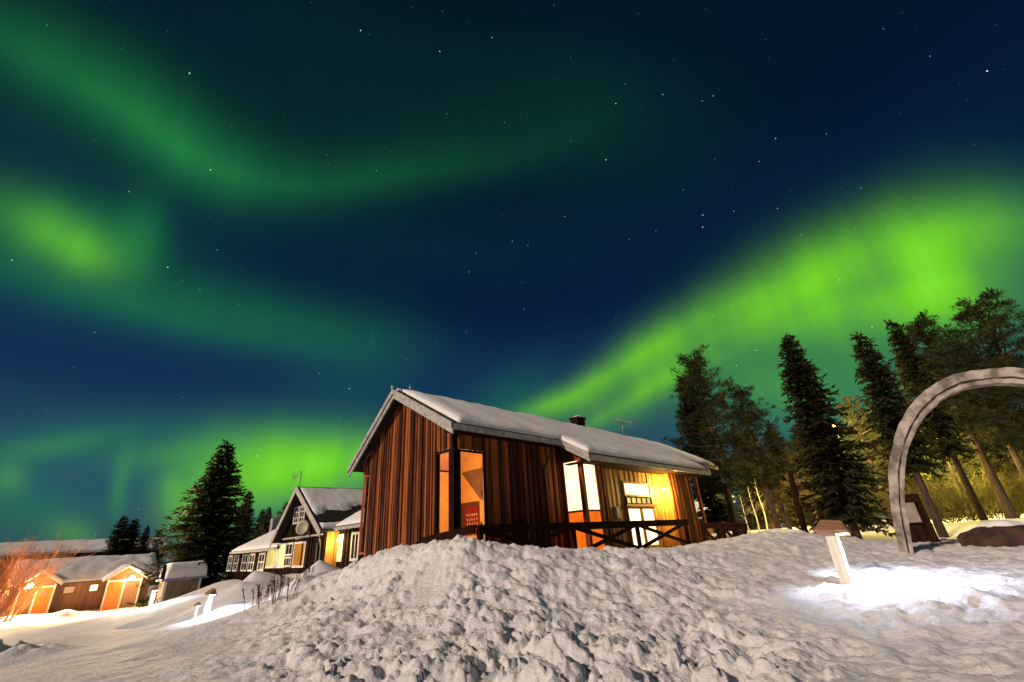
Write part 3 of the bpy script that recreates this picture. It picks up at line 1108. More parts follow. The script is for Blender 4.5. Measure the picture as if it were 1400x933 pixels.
    barge(.035, .0, EZ - .13, RB, RZ - .12, .17)
    barge(-.02, RB, RZ + .03, LB + .02, LZ + .02, .17)
    barge(.035, RB, RZ - .12, LB, LZ - .13, .17)
    barge(BA0 - .02, BE - .02, EZ + S1 * BE + .02, .30, EZ + S1 * .30 + .03, .15)
    barge(BA0 + .035, BE, EZ + S1 * BE - .11, .30, EZ + S1 * .30 - .10, .15)
    barge(BA1, BE - .02, EZ + S1 * BE + .02, .0, EZ + .02, .2)
    barge(LEN, .0, EZ + .02, RB, RZ + .02, .22)
    fa = mbn()
    fa.box(A(.06), A(BA0 - .025), Bb(-.04), Bb(0.0), EZ - .17, EZ - .01)
    fa.box(A(BA1 + .06), A(LEN - .01), Bb(-.04), Bb(0.0), EZ - .17, EZ - .01)
    fa.box(A(BA0 + .09), A(BA1 - .01), Bb(BE - .03), Bb(BE + .005), EZ + S1 * BE - .2, EZ + S1 * BE - .02)
    fa.build('fascia', M_GREYBOARD, root)
    # snow on the roof
    e = lambda a, b: (A(a), Bb(b), EZ + S1 * b + .02)
    snow_slab('roof_snow', e(.35, .10), e(LEN - .1, .10), e(LEN - .1, RB - .05), e(.35, RB - .05), .18, M_ROOFSNOW, roof, OFF, 80, 24, .05, 2, edge=.45)
    snow_slab('roof_snow', e(BA0 + .15, BE + .10), e(BA1 - .1, BE + .10), e(BA1 - .1, .45), e(BA0 + .15, .45), .17, M_ROOFSNOW, roof, OFF, 56, 12, .05, 5, edge=.35)
    h = lambda a, b: (A(a), Bb(b), RZ - S2 * (b - RB) + .02)
    snow_slab('roof_snow', h(.2, RB + .03), h(LEN - .1, RB + .03), h(LEN - .1, LB - .1), h(.2, LB - .1), .17, M_ROOFSNOW, roof, OFF, 50, 10, .05, 8)
    # ridge bits: finial ball, small flue, chimney, aerial
    mbn().tube([(A(-.02), Bb(RB), RZ - .02), (A(-.02), Bb(RB), RZ + .06)], [.03, .03]).ball((A(-.02), Bb(RB), RZ + .09), .055).build('finial', M_GREYBOARD, roof, True)
    mbn().tube([(A(.75), Bb(RB + .1), RZ), (A(.72), Bb(RB + .1), RZ + .42)], [.018, .014]).build('vent_rod', M_METAL, roof, True)
    ch = mbn().box(A(10.35), A(10.95), Bb(RB + .05), Bb(RB + .5), RZ - .3, RZ + .52).box(A(10.30), A(11.0), Bb(RB), Bb(RB + .55), RZ + .52, RZ + .60)
    cho = ch.build('chimney', M_BLACKWOOD, roof)
    mbn().ball((A(10.65), Bb(RB + .27), RZ + .60), .27, 12, .45).build('chimney_snow', M_ROOFSNOW, roof, True)
    an = mbn()
    aa, ab_ = A(14.6), Bb(RB + .1)
    an.tube([(aa, ab_, RZ), (aa, ab_, RZ + 1.05)], .022)
    an.tube([(aa - .95, ab_, RZ + .92), (aa + .85, ab_, RZ + .98)], .013)
    for q in range(9):
        t = -.9 + q * .2
        L = .30 + .02 * q
        an.tube([(aa + t, ab_ - L, RZ + .95 + .03 * t), (aa + t, ab_ + L, RZ + .95 + .03 * t)], .008, 5)
    an.tube([(aa + .8, ab_, RZ + .7), (aa + .95, ab_, RZ + 1.2)], .008, 5)
    an.tube([(aa + .95, ab_, RZ + 1.2), (aa + 1.15, ab_, RZ + .75)], .008, 5)
    an.build('aerial', M_METAL, roof, True)

    # bay with corner glass, porch recess, second bay
    BF, RC = -.45, -.10
    top = lambda b: EZ + S1 * b - .2
    bay = mbn()
    zb = lambda aa_: top(BF)
    boards(bay, 'a', A(5.95), A(6.3), Bb(BF), zb, FL - .3, rng, thick=.02)
    boards(bay, 'a', A(5.18), A(5.95), Bb(BF), zb, 2.42, rng, thick=.02)
    boards(bay, 'b', Bb(BF), Bb(WB), A(5.1), lambda bb: top(bb - cb), 2.44, rng, thick=.02)
    bay.build('bay_wall', M_BOARD, root)
    tr = mbn()
    tr.box(A(5.06), A(5.20), Bb(BF - .03), Bb(BF + .12), FL - .3, 2.44)
    tr.box(A(5.88), A(5.97), Bb(BF - .03), Bb(BF + .06), FL - .3, 2.44)
    tr.box(A(5.07), A(5.16), Bb(.28), Bb(.45), FL - .3, 2.44)
    tr.box(A(5.20), A(5.88), Bb(BF - .02), Bb(BF + .05), 2.36, 2.44)
    tr.box(A(5.08), A(5.15), Bb(BF + .12), Bb(.36), 2.36, 2.44)
    tr.build('bay_frame', M_REDTRIM, root)
    zs = .80
    mbn().box(A(5.20), A(5.88), Bb(BF + .01), Bb(BF + .03), zs, 2.36).build('bay_pane', E_WHITE, root)
    mbn().box(A(5.11), A(5.13), Bb(BF + .12), Bb(.28), zs, 2.36).build('bay_pane', E_WHITE, root)
    mbn().box(A(5.20), A(5.88), Bb(BF + .01), Bb(BF + .03), FL - .2, zs - .06).build('bay_lower_panel', E_ORANGE, root)
    mbn().box(A(5.11), A(5.13), Bb(BF + .12), Bb(.28), FL - .2, zs - .06).build('bay_lower_panel', E_ORANGE, root)
    mbn().box(A(5.20), A(5.88), Bb(BF), Bb(BF + .035), zs - .06, zs).box(A(5.10), A(5.14), Bb(BF + .12), Bb(.36), zs - .06, zs).build('bay_rail', M_REDTRIM, root)
    mbn().box(A(5.22), A(6.25), Bb(BF + .1), Bb(WB), FL - .3, 2.3).build('bay_core', M_DARKWOOD, root)
    # porch wall between the bays
    pw = mbn()
    D0, D1 = 8.05, 10.05
    zr = lambda aa_: top(RC)
    boards(pw, 'a', A(6.3), A(D0), Bb(RC), zr, FL - .3, rng, thick=.018, wmin=.13, wmax=.19)
    boards(pw, 'a', A(D0), A(D1), Bb(RC), zr, 1.86, rng, thick=.018, wmin=.13, wmax=.19)
    boards(pw, 'a', A(D1), A(11.2), Bb(RC), zr, FL - .3, rng, thick=.018, wmin=.13, wmax=.19)
    pw.box(A(6.3), A(11.2), Bb(RC + .012), Bb(RC + .1), FL - .3, top(RC))
    pw.build('porch_wall', M_BOARD2, root)
    # transom window with a lower row of small lights, then a red beam, then the glazed double door
    window(root, OFF, 'a', A(D0 - .02), A(D1 + .02), Bb(RC), 1.30, 1.84, frame=M_BOARD2, pane=E_DOOR, fr=.07, depth=.07)
    lw = window(root, OFF, 'a', A(D0 + .05), A(D1 - .05), Bb(RC), 1.02, 1.29, frame=M_BLACKWOOD, pane=E_YELLOW, fr=.035, depth=.08, bars_v=4)
    mbn().box(A(D0 - .06), A(D1 + .1), Bb(RC - .13), Bb(RC - .005), .93, 1.015).build('door_beam', M_REDTRIM, root)
    for d0, d1 in ((D0, D0 + .98), (D0 + 1.02, D1)):
        fr = mbn()
        fr.box(A(d0), A(d0 + .07), Bb(RC - .08), Bb(RC - .005), FL, .925).box(A(d1 - .07), A(d1), Bb(RC - .08), Bb(RC - .005), FL, .925)
        fr.box(A(d0 + .07), A(d1 - .07), Bb(RC - .08), Bb(RC - .005), .85, .925).box(A(d0 + .07), A(d1 - .07), Bb(RC - .08), Bb(RC - .005), FL, FL + .12)
        do = fr.build('door', M_BOARD2, root)
        mbn().box(A(d0 + .07), A(d1 - .07), Bb(RC - .05), Bb(RC - .03), FL + .12, .85).build('pane', E_DOOR, do)
        mbn().tube([(A(d1 - .035), Bb(RC - .10), .15), (A(d1 - .035), Bb(RC - .10), .33)], .014, 6).build('handle', M_METAL, do, True)
    mbn().box(A(7.25), A(7.45), Bb(RC - .12), Bb(RC - .045), .55, .92).build('meter_box', M_WHITE, root)
    mbn().tube([(A(7.35), Bb(RC - .06), .55), (A(7.35), Bb(RC - .06), FL)], .02, 6).build('cable_pipe', M_WHITE, root, True)
    # second bay
    b2 = mbn()
    boards(b2, 'a', A(11.2), A(13.2), Bb(BF), zb, FL - .3, rng, thick=.022)
    boards(b2, 'a', A(13.2), A(14.05), Bb(BF), zb, 2.28, rng, thick=.022)
    b2.box(A(11.2), A(13.2), Bb(BF + .012), Bb(BF + .1), FL - .3, top(BF))
    b2.build('bay_wall', M_BOARD, root)
    si = mbn()
    boards(si, 'b', Bb(BF), Bb(RC), A(11.19), lambda bb: top(bb - cb), FL - .3, rng, thick=.014, wmin=.1, wmax=.14)
    si.build('bay_side_wall', M_BOARD2, root)  # more golden than the bay front: lamp glow put into the colour
    fr2 = mbn().box(A(13.96), A(14.08), Bb(BF - .03), Bb(BF + .10), FL - .3, 2.28).box(A(13.2), A(13.27), Bb(BF - .02), Bb(BF + .06), FL - .3, 2.28).box(A(13.27), A(13.96), Bb(BF - .02), Bb(BF + .05), 2.2, 2.28)
    fr2.build('bay_frame', M_REDTRIM, root)
    mbn().box(A(13.27), A(13.96), Bb(BF + .015), Bb(BF + .025), 0, 2.2).build('bay_pane', M_GLASS, root)
    mbn().box(A(14.02), A(14.03), Bb(BF + .10), Bb(.4), 0, 2.25).build('bay_pane', M_GLASS, root)
    mbn().box(A(13.2), A(14.05), Bb(BF + .02), Bb(.42), FL - .3, -.02).build('sill_panel', M_BOARD, root)
    mbn().box(A(13.1), A(14.05), Bb(BF + .1), Bb(.42), 2.28, 2.36).build('window_head', M_BOARD, root)
    # porch lamp on the side wall of the second bay
    lb, lz = -.27, 1.62
    pl = mbn().tube([(A(11.17), Bb(lb), lz), (A(11.06), Bb(lb), lz)], .03, 8).build('wall_lamp', M_DARKMETAL, root, True)
    mbn().ball((A(11.03), Bb(lb), lz), .06, 12).build('bulb', E_LAMP, pl, True)
    lamp('POINT', (A(10.75) - OFF[0], Bb(lb - .32) - OFF[1], lz - OFF[2] - .1), 500, (1.0, .64, .15), .07, root)
    # rain pipe down the front wall
    mbn().tube([(A(4.3), Bb(-.0), EZ - .12), (A(4.25), Bb(.10), EZ - .5), (A(4.15), Bb(.36), EZ - .9), (A(4.15), Bb(.36), FL - .2)], .04, 8).build('rain_pipe', M_DARKMETAL, root, True)

    # deck and railing
    dk = thing('timber_deck', 'dark timber deck along the cabin front, its boards hidden behind the snow', 'deck', W(A(0), Bb(-1.4), FL - .3), YAW)
    do_ = (A(0), Bb(-1.4), FL - .3)
    dm = MB(do_)
    for q in range(13):
        dm.box(A(-.35), A(12.2), Bb(-1.45 + q * .142), Bb(-1.45 + q * .142 + .135), FL - .05, FL - .002)
    dm.build('decking', M_DARKWOOD, dk)
    jm = MB(do_)
    for q in range(7):
        jm.box(A(-.3 + q * 2.0), A(-.2 + q * 2.0), Bb(-1.42), Bb(.36), FL - .28, FL - .05)
    jm.build('joist', M_DARKWOOD, dk)
    rl = thing('deck_railing', 'long dark wooden railing with crossed braces on the deck before the glowing doors', 'railing', W(A(-.2), Bb(-1.3), FL), YAW)
    ro = (A(-.2), Bb(-1.3), FL)
    RT, RBb = .38, -1.3
    px = [-.2, 3.2, 6.6, 10.15]
    for a_ in px:
        MB(ro).box(A(a_ - .06), A(a_ + .06), Bb(RBb - .05), Bb(RBb + .05), FL, RT - .06).build('post', M_DARKWOOD, rl)
    MB(ro).box(A(-.3), A(10.3), Bb(RBb - .09), Bb(RBb + .09), RT - .055, RT).box(A(-.28), A(10.28), Bb(RBb - .065), Bb(RBb - .03), RT - .20, RT - .057).build('top_rail', M_DARKWOOD, rl)
    for a0, a1 in zip(px[:-1], px[1:]):
        MB(ro).beam((A(a0 + .06), Bb(RBb + .018), RT - .12), (A(a1 - .06), Bb(RBb + .018), FL + .12), .035, .11).build('brace', M_DARKWOOD, rl)
        MB(ro).beam((A(a0 + .06), Bb(RBb - .02), FL + .12), (A(a1 - .06), Bb(RBb - .02), RT - .12), .035, .11).build('brace', M_DARKWOOD, rl)
    b_, z_ = on_a(577, 739, A(-.36))
    MB(ro).beam((A(-.36), b_, z_ - .02), (A(-.36), Bb(RBb), RT - .07), .05, .17).build('stair_handrail', M_DARKWOOD, rl)
    MB(ro).box(A(-.42), A(-.30), b_ + .1, b_ + .2, FL - .3, z_ - .03).build('post', M_DARKWOOD, rl)
    # lower railing beyond the steps
    p0, p1 = at(957, 716, 17.5), at(1018, 717, 17.0)
    r2_ = thing('ramp_railing', 'short low dark railing at the far end of the cabin deck', 'railing', (p0.x, p0.y, -.9))
    o2 = Vector((p0.x, p0.y, -.9))
    d_ = (p1 - p0)
    d_.z = 0
    MB(o2).beam(p0, p1, .12, .06).beam(p0 - Vector((0, 0, .09)), p1 - Vector((0, 0, .09)), .04, .12).build('top_rail', M_DARKWOOD, r2_)
    for t in (0.03, .5, .97):
        q = p0 + (p1 - p0) * t
        MB(o2).box(q.x - .05, q.x + .05, q.y - .05, q.y + .05, -.95, q.z - .03).build('post', M_DARKWOOD, r2_)
    for t0, t1 in ((.03, .5), (.5, .97)):
        q0, q1 = p0 + (p1 - p0) * t0, p0 + (p1 - p0) * t1
        MB(o2).beam((q0.x, q0.y + .02, q0.z - .12), (q1.x, q1.y + .02, -.75), .03, .09).build('brace', M_DARKWOOD, r2_)
        MB(o2).beam((q0.x, q0.y - .02, -.75), (q1.x, q1.y - .02, q1.z - .12), .03, .09).build('brace', M_DARKWOOD, r2_)


build_cabin()


# ================================================================== the long dark lodge to the left of it
def build_lodge():
    rng = random.Random(11)
    GA = 11.5
    OFF = (GA, 29.5, -1.3)

    def mbn():
        return MB(OFF)
    root = thing('dark_lodge', 'long dark timber lodge with a tall snowy cross gable and yellow windows, beside the cabin', 'house', W(*OFF), YAW)
    b0, b1, bc, rz = 25.9, 32.3, 29.6, 3.88
    SR, SLF = .66, .98                       # the two slopes differ
    EDGE = {-1: b0 - .4, 1: b1 + .35}
    roofz = lambda b: rz - (SR * (bc - b) if b < bc else SLF * (b - bc))
    # gable block walls
    g = mbn()
    boards(g, 'b', b0, b1, GA, lambda b: roofz(b) - .22, -1.6, rng, thick=.03, wmin=.14, wmax=.22)
    g.build('gable_wall', M_BLACKWOOD, root)
    core = mbn()
    core.prism([(GA + .012, b0, -1.6), (GA + .012, b1, -1.6), (GA + .012, b1, roofz(b1) - .22), (GA + .012, bc, rz - .22), (GA + .012, b0, roofz(b0) - .22)], (5.5, 0, 0))
    core.build('wall_core', M_BLACKWOOD, root)
    sd = mbn()
    boards(sd, 'a', GA + .02, 12.22, b0, lambda a: roofz(b0) - .25, -1.6, rng, thick=.02)
    sd.build('side_wall', M_BOARD2, root)  # lamp glow painted in: brighter boards than the dark gable front
    # left and right wings
    LA, LZe = GA + .25, .52
    wl = mbn()
    boards(wl, 'b', b1, 41.8, LA, lambda b: LZe - .1, -1.9, rng, thick=.03, wmin=.14, wmax=.22)
    wl.box(LA + .012, LA + 6, b1 + .01, 41.8, -1.9, LZe - .1)
    wl.build('left_wing_wall', M_BLACKWOOD, root)
    RA, RZe = 12.25, 1.28
    wr = mbn()
    boards(wr, 'b', 19.0, b0 - .05, RA, lambda b: RZe - .1, -1.6, rng, thick=.03, wmin=.14, wmax=.22)
    wr.box(RA + .012, RA + 5, 19.0, b0 - .01, -1.6, RZe - .1)
    wr.build('right_wing_wall', M_BLACKWOOD, root)
    # roofs
    rf = mbn()
    f0 = GA - .55
    for s in (-1, 1):
        e_ = EDGE[s]
        ze = roofz(e_)
        rf.hexa([(f0, bc, rz - .12), (16.6, bc, rz - .12), (16.6, e_, ze - .12), (f0, e_, ze - .12), (f0, bc, rz), (16.6, bc, rz), (16.6, e_, ze), (f0, e_, ze)] if s > 0 else
                [(f0, e_, ze - .12), (16.6, e_, ze - .12), (16.6, bc, rz - .12), (f0, bc, rz - .12), (f0, e_, ze), (16.6, e_, ze), (16.6, bc, rz), (f0, bc, rz)])

    def wing_roof(y0, y1, a0, z0, a1, z1):
        rf.hexa([(a0, y0, z0 - .1), (a1, y0, z1 - .1), (a1, y1, z1 - .1), (a0, y1, z0 - .1), (a0, y0, z0), (a1, y0, z1), (a1, y1, z1), (a0, y1, z0)])
    wing_roof(b1 + .02, 42.2, LA - .45, LZe, LA + 3.4, LZe + 1.75)
    wing_roof(18.6, b0 + .1, RA - .5, RZe, RA + 3.2, RZe + 1.85)
    roof = rf.build('roof', M_ROOFDARK, root)
    bb = mbn()
    for s in (-1, 1):
        e_ = EDGE[s] + s * .04
        ze = roofz(e_)
        bb.prism([(f0 - .05, bc, rz + .04), (f0 - .05, e_, ze + .04), (f0 - .05, e_, ze - .34), (f0 - .05, bc, rz - .34)], (.05, 0, 0))
    bb.box(LA - .5, LA - .46, b1 + .05, 42.2, LZe - .16, LZe - .01)
    bb.box(RA - .55, RA - .51, 18.6, b0 + .02, RZe - .17, RZe - .01)
    bb.build('barge_board', M_GREYBOARD, root)
    # snow: the gable's right slope has slid bare along the lower edge
    er = EDGE[-1] + .08

    def slid(u, v, p):
        n = mnoise.noise(Vector((p.x * .9, p.y * .9, 2.0))) * .9 + mnoise.noise(Vector((p.x * 3, p.y * 3, 5.0))) * .5
        t = (v - (.33 + .12 * n + .30 * u)) / .08
        if v < .13 + .05 * n and u < .75:
            t = (.13 + .05 * n - v) / .05
        return min(max(t, -.6), 1)
    snow_slab('roof_snow', (f0 + .15, er, roofz(er) + .01), (16.4, er, roofz(er) + .01), (16.4, bc - .12, rz - .1), (f0 + .15, bc - .12, rz - .1), .12, M_ROOFSNOW, roof, OFF, 60, 36, .03, 3, hole=slid, edge=.3)
    el_ = EDGE[1] - .08
    snow_slab('roof_snow', (f0 + .15, bc + .1, rz - .06), (16.4, bc + .1, rz - .06), (16.4, el_, roofz(el_) + .01), (f0 + .15, el_, roofz(el_) + .01), .14, M_ROOFSNOW, roof, OFF, 20, 14, .03, 4)
    snow_slab('roof_snow', (LA - .4, b1 + .3, LZe + .01), (LA + 3.4, b1 + .3, LZe + 1.75), (LA + 3.4, 42.1, LZe + 1.75), (LA - .4, 42.1, LZe + .01), .2, M_ROOFSNOW, roof, OFF, 16, 36, .05, 6)
    snow_slab('roof_snow', (RA - .4, 18.7, RZe + .05), (RA + 3.2, 18.7, RZe + 1.87), (RA + 3.2, b0 - .3, RZe + 1.87), (RA - .4, b0 - .3, RZe + .05), .18, M_ROOFSNOW, roof, OFF, 16, 24, .04, 7)
    # windows of the gable front
    ff = GA - .05
    for (x0, x1, yt, yb, pane, fr) in ((368, 378, 748, 778, E_YELLOW, M_WHITE), (378.5, 388.5, 744.5, 777, E_CURTAIN, M_WHITE), (404.5, 415.5, 738.5, 774, E_GOLD, M_WHITE)):
        t1, z1 = on_a(x0, yt, ff)
        t0, z0 = on_a(x1, yb, ff)
        window(root, OFF, 'b', t0, t1, ff, -.66, .72, frame=fr, pane=pane, fr=.11, depth=.05)
    # dark balcony window between them
    t1, _z = on_a(391.5, 745, ff)
    t0, _z = on_a(402, 745, ff)
    window(root, OFF, 'b', t0, t1, ff, .0, .72, frame=M_WHITE, fr=.10, depth=.05, bars_v=1)
    window(root, OFF, 'b', t0, t1 - .1, ff, -.62, -.06, frame=M_WHITE, fr=.09, depth=.06, bars_v=2)
    # string board across the gable and the attic window of two casements
    mbn().box(GA - .1, GA - .05, b0 + .2, b1 - .1, .92, 1.02).build('string_board', M_GREYBOARD, root)
    for x0, x1 in ((403.5, 410.2), (411, 418)):
        t1, _z = on_a(x0, 700, ff)
        t0, _z = on_a(x1, 700, ff)
        window(root, OFF, 'b', t0, t1, ff, 1.75, 2.75, frame=M_WHITE, fr=.085, depth=.06, bars_v=1, bars_h=2, pane=M_BLACKWOOD)
    # left wing windows
    lf = LA - .05
    for x0, x1 in ((312, 317.5), (320, 326), (331, 339), (340.5, 348), (353.5, 362)):
        t1, _z = on_a(x0, 770, lf)
        t0, _z = on_a(x1, 770, lf)
        window(root, OFF, 'b', t0, t1, lf, -.85, .28, frame=M_WHITE, fr=.11, depth=.05, bars_v=1, bars_h=1)
    # right wing windows
    rff = RA - .05
    t1, _z = on_a(457, 740, rff)
    t0, _z = on_a(470, 740, rff)
    window(root, OFF, 'b', t0, t1, rff, -.45, .92, frame=M_WHITE, pane=E_CURTAIN, fr=.13, depth=.05)
    t1, _z = on_a(481, 740, rff)
    t0, _z = on_a(492, 740, rff)
    window(root, OFF, 'b', t0, t1, rff, -.45, .95, frame=M_WHITE, fr=.13, depth=.05, bars_v=1)
    el_o = mbn().tube([(RA - .03, b0 - .42, .62), (RA - .22, b0 - .42, .70)], .025, 6).build('entrance_lamp', M_DARKMETAL, root)
    mbn().ball((RA - .24, b0 - .42, .62), .08, 10).build('bulb', E_LAMP, el_o, True)
    lamp('POINT', (RA - .5 - OFF[0], b0 - .6 - OFF[1], .55 - OFF[2]), 120, (1.0, .72, .22), .08, root)
    # satellite dish on its bracket
    db, dz = on_a(411.5, 722, GA - .6)
    dm = mbn()
    vs, fs = [], []
    n = 20
    ax_ = Vector((-.62, -.76, .18)).normalized()
    sx = Vector((0, 0, 1)).cross(ax_).normalized()
    sy = ax_.cross(sx)
    dc = Vector((GA - .50, db, dz))
    for th in (0, -.02):
        vs.append(dc + ax_ * th)
        for ring, (rr, dep) in enumerate(((.13, .01), (.27, .05), (.40, .11))):
            for k in range(n):
                a = 2 * math.pi * k / n
                vs.append(dc + ax_ * (dep + th) + sx * rr * .88 * math.cos(a) + sy * rr * math.sin(a))
    M1 = 1 + 3 * n
    for o_ in (0, M1):
        for k in range(n):
            fs.append((o_, o_ + 1 + k, o_ + 1 + (k + 1) % n))
            for r_ in range(2):
                q = o_ + 1 + r_ * n
                fs.append((q + k, q + n + k, q + n + (k + 1) % n, q + (k + 1) % n))
    for k in range(n):
        fs.append((1 + 2 * n + k, M1 + 1 + 2 * n + k, M1 + 1 + 2 * n + (k + 1) % n, 1 + 2 * n + (k + 1) % n))
    dm.add(vs, fs)
    dish = dm.build('satellite_dish', M_DISH, root, True)
    am = mbn().tube([(GA - .03, db, dz - .3), (GA - .47, db + .02, dz - .05)], .03, 6)
    am.tube([dc - sy * .40 + ax_ * .1, dc - sy * .34 + ax_ * .55], .02, 6).ball(dc - sy * .32 + ax_ * .58, .07)
    am.tube([(GA - .45, db + .9, dz - .55), (GA - .45, db - .9, dz - .42)], .045, 6)
    am.build('dish_arm', M_METAL, dish)
    ar = mbn().tube([(f0 + .15, bc, rz), (f0 + .15, bc, rz + .95)], .025, 6).tube([(f0 - .1, bc + .75, rz + .62), (f0 + .3, bc - .1, rz + .72)], .016, 6)
    ar.tube([(f0 + .1, bc + .1, rz + .95), (f0 - .0, bc + .5, rz + .55)], .016, 6)
    for q in range(4):
        ar.tube([(f0 - .1, bc + .7 - .16 * q, rz + .45), (f0 - .1, bc + .7 - .16 * q, rz + .85)], .012, 5)
    ar.build('aerial', M_METAL, roof)
    pp = mbn().tube([(GA - .35, b0 + .05, .75), (GA - .12, b0 + .3, .35), (GA - .12, b0 + .3, -1.5)], .035, 6).tube([(GA - .12, b0 + .75, .6), (GA - .12, b0 + .75, -1.5)], .03, 6)
    pp.build('rain_pipe', M_METAL, root)
    cb_, cz_ = on_a(376, 727, LA + 3.4)
    mbn().box(LA + 3.0, LA + 3.6, cb_ - .25, cb_ + .3, 1.5, 3.1).build('chimney', M_GREYBOARD, roof)


build_lodge()


# ================================================================== low brown cottages on the left, and what is around them
def build_cottage():
    rng = random.Random(21)
    FB, Z0 = 66.3, -3.9
    OFF = (5.4, FB, Z0)

    def mbn():
        return MB(OFF)
    root = thing('porch_cottage', 'long low brown cottage with two lit snow-capped porches, left of the shed', 'cottage', W(*OFF), YAW)
    a0, a1 = .2, 10.5
    w = mbn()
    boards(w, 'a', a0, a1, FB, lambda a: -1.15, Z0 - .4, rng, thick=.03, wmin=.16, wmax=.24)
    w.box(a0, a1, FB + .012, FB + 7.5, Z0 - .4, -1.15)
    w.build('wall', M_BROWN, root)
    rf = mbn()
    rf.prism([(a0 - .4, FB - .5, -1.22), (a0 - .4, FB - .5, -1.08), (a0 - .4, FB + 3.9, 1.0), (a0 - .4, FB + 8.2, -1.08), (a0 - .4, FB + 8.2, -1.22)], (a1 - a0 + .8, 0, 0))
    roof = rf.build('roof', M_ROOFDARK, root)
    snow_slab('roof_snow', (a0 - .45, FB - .6, -1.10), (a1 + .45, FB - .6, -1.10), (a1 + .45, FB + 3.9, .98), (a0 - .45, FB + 3.9, .98), .42, M_ROOFSNOW, roof, OFF, 60, 20, .12, 12, edge=.9)
    for (pa0, pa1, ap, door_left) in ((.55, 3.0, 1.45, False), (6.75, 9.55, 7.95, True)):
        PB = FB - 1.3
        pc = (pa0 + pa1) / 2
        po = mbn()
        po.prism([(pa0, PB, Z0 - .4), (pa1, PB, Z0 - .4), (pa1, PB, -1.1), (pc, PB, -.15), (pa0, PB, -1.1)], (0, 1.31, 0))
        porch = po.build('porch', M_BROWN, root)
        pr = mbn()
        for s in (-1, 1):
            e_ = pc + s * ((pa1 - pa0) / 2 + .35)
            pts = [(pc, PB - .5, -.12), (e_, PB - .5, -1.3), (e_, PB - .5, -1.18), (pc, PB - .5, .0)]
            pr.prism(pts, (0, 3.6, 0))
        pr.build('porch_roof', M_WHITE, porch)
        for s in (-1, 1):
            e_ = pc + s * ((pa1 - pa0) / 2 + .42)
            snow_slab('porch_snow', (pc - s * .02, PB - .55, .02), (e_, PB - .55, -1.18), (e_, PB + 3.1, -1.18), (pc - s * .02, PB + 3.1, .02), .32, M_ROOFSNOW, porch, OFF, 10, 12, .06, 13 + pc, edge=.5)
        mid = pc - .08
        tr = mbn()
        for t in (pa0, mid, pa1 - .14):
            tr.box(t, t + .14, PB - .06, PB - .005, Z0 - .1, -1.15)
        tr.box(pa0 + .14, pa1 - .14, PB - .05, PB - .005, -1.4, -1.26)
        tr.build('porch_trim', M_WHITE, porch)
        d0, d1 = (pa0 + .16, mid - .02) if door_left else (mid + .16, pa1 - .16)
        do = mbn().box(d0, d1, PB - .045, PB - .004, Z0 + .05, -1.45).build('door', M_ORANGEDOOR, porch)
        if not door_left:
            mbn().box(d0 + .35, d0 + .65, PB - .06, PB - .046, -2.05, -1.7).build('pane', E_CREAM, do)
        mbn().ball((d0 + .1, PB - .09, Z0 + 1.1), .05, 8).build('handle', M_METAL, do)
        la = pc - .55 if not door_left else pc + .45
        lm = mbn().box(la - .12, la + .12, PB - .2, PB - .005, -1.02, -.92).build('wall_lamp', M_DARKMETAL, porch)
        mbn().ball((la, PB - .30, -1.13), .24, 14).build('bulb', E_LAMP, lm, True)
        lamp('POINT', (la - OFF[0], PB - .8 - OFF[1], -1.15 - OFF[2]), 560, (1.0, .55, .20), .15, root)
        lamp('SPOT', (la - OFF[0], PB - .78 - OFF[1], -1.15 - OFF[2]), 30000, (1.0, .66, .32), .15, root, (la - OFF[0], PB - 10 - OFF[1], -4.0 - OFF[2]), 150, .6)
    for t0, t1, pane in ((3.65, 4.55, E_CREAM), (5.55, 6.3, E_DOOR)):
        window(root, OFF, 'a', t0, t1, FB - .05, -2.15, -1.45, frame=M_BROWN, pane=pane, fr=.09, depth=.05)

    # bigger snow-roofed house further back
    HB, O2 = 108.0, (6.5, 108.0, -2.6)
    ho = thing('long_house', 'long dark house with a broad snow roof, beyond the brown cottage', 'house', W(*O2), YAW)
    hw = MB(O2).box(-4.5, 18.0, HB, HB + 10, -3.2, 2.3).build('wall', M_BLACKWOOD, ho)
    hr = MB(O2).prism([(-5, HB - .6, 2.2), (-5, HB - .6, 2.45), (-5, HB + 5, 4.4), (-5, HB + 10.6, 2.45), (-5, HB + 10.6, 2.2)], (23.5, 0, 0)).build('roof', M_ROOFDARK, ho)
    snow_slab('roof_snow', (-5, HB - .7, 2.45), (18.6, HB - .7, 2.45), (18.6, HB + 5, 4.35), (-5, HB + 5, 4.35), .4, M_ROOFSNOW, hr, O2, 50, 12, .1, 17)
    window(ho, O2, 'a', 5.2, 6.2, HB - .05, .6, 1.7, frame=M_WHITE, fr=.12)

    # shed with a deep cap of snow
    SB, O3 = 47.0, (9.6, 47.0, -3.1)
    sh = thing('small_shed', 'small grey board shed with a deep square cap of snow, beside the big spruce', 'shed', W(*O3), YAW)
    s = MB(O3)
    boards(s, 'a', 8.4, 10.8, SB, lambda a: -1.25, -3.4, rng, thick=.02, wmin=.12, wmax=.18)
    s.box(8.4, 10.8, SB + .012, SB + 2.2, -3.4, -1.25)
    s.build('wall', M_SHED, sh)
    MB(O3).box(8.38, 8.55, SB - .06, SB - .045, -3.4, -1.3).box(10.65, 10.82, SB - .06, SB - .045, -3.4, -1.3).build('corner_board', M_WHITE, sh)
    r = MB(O3).box(8.05, 11.2, SB - .4, SB + 2.5, -1.25, -1.10)
    ro_ = r.build('roof', mat('blue_grey_edge', (.30, .30, .42), (.2, .2, .3), rough=.5, scale=4), sh)
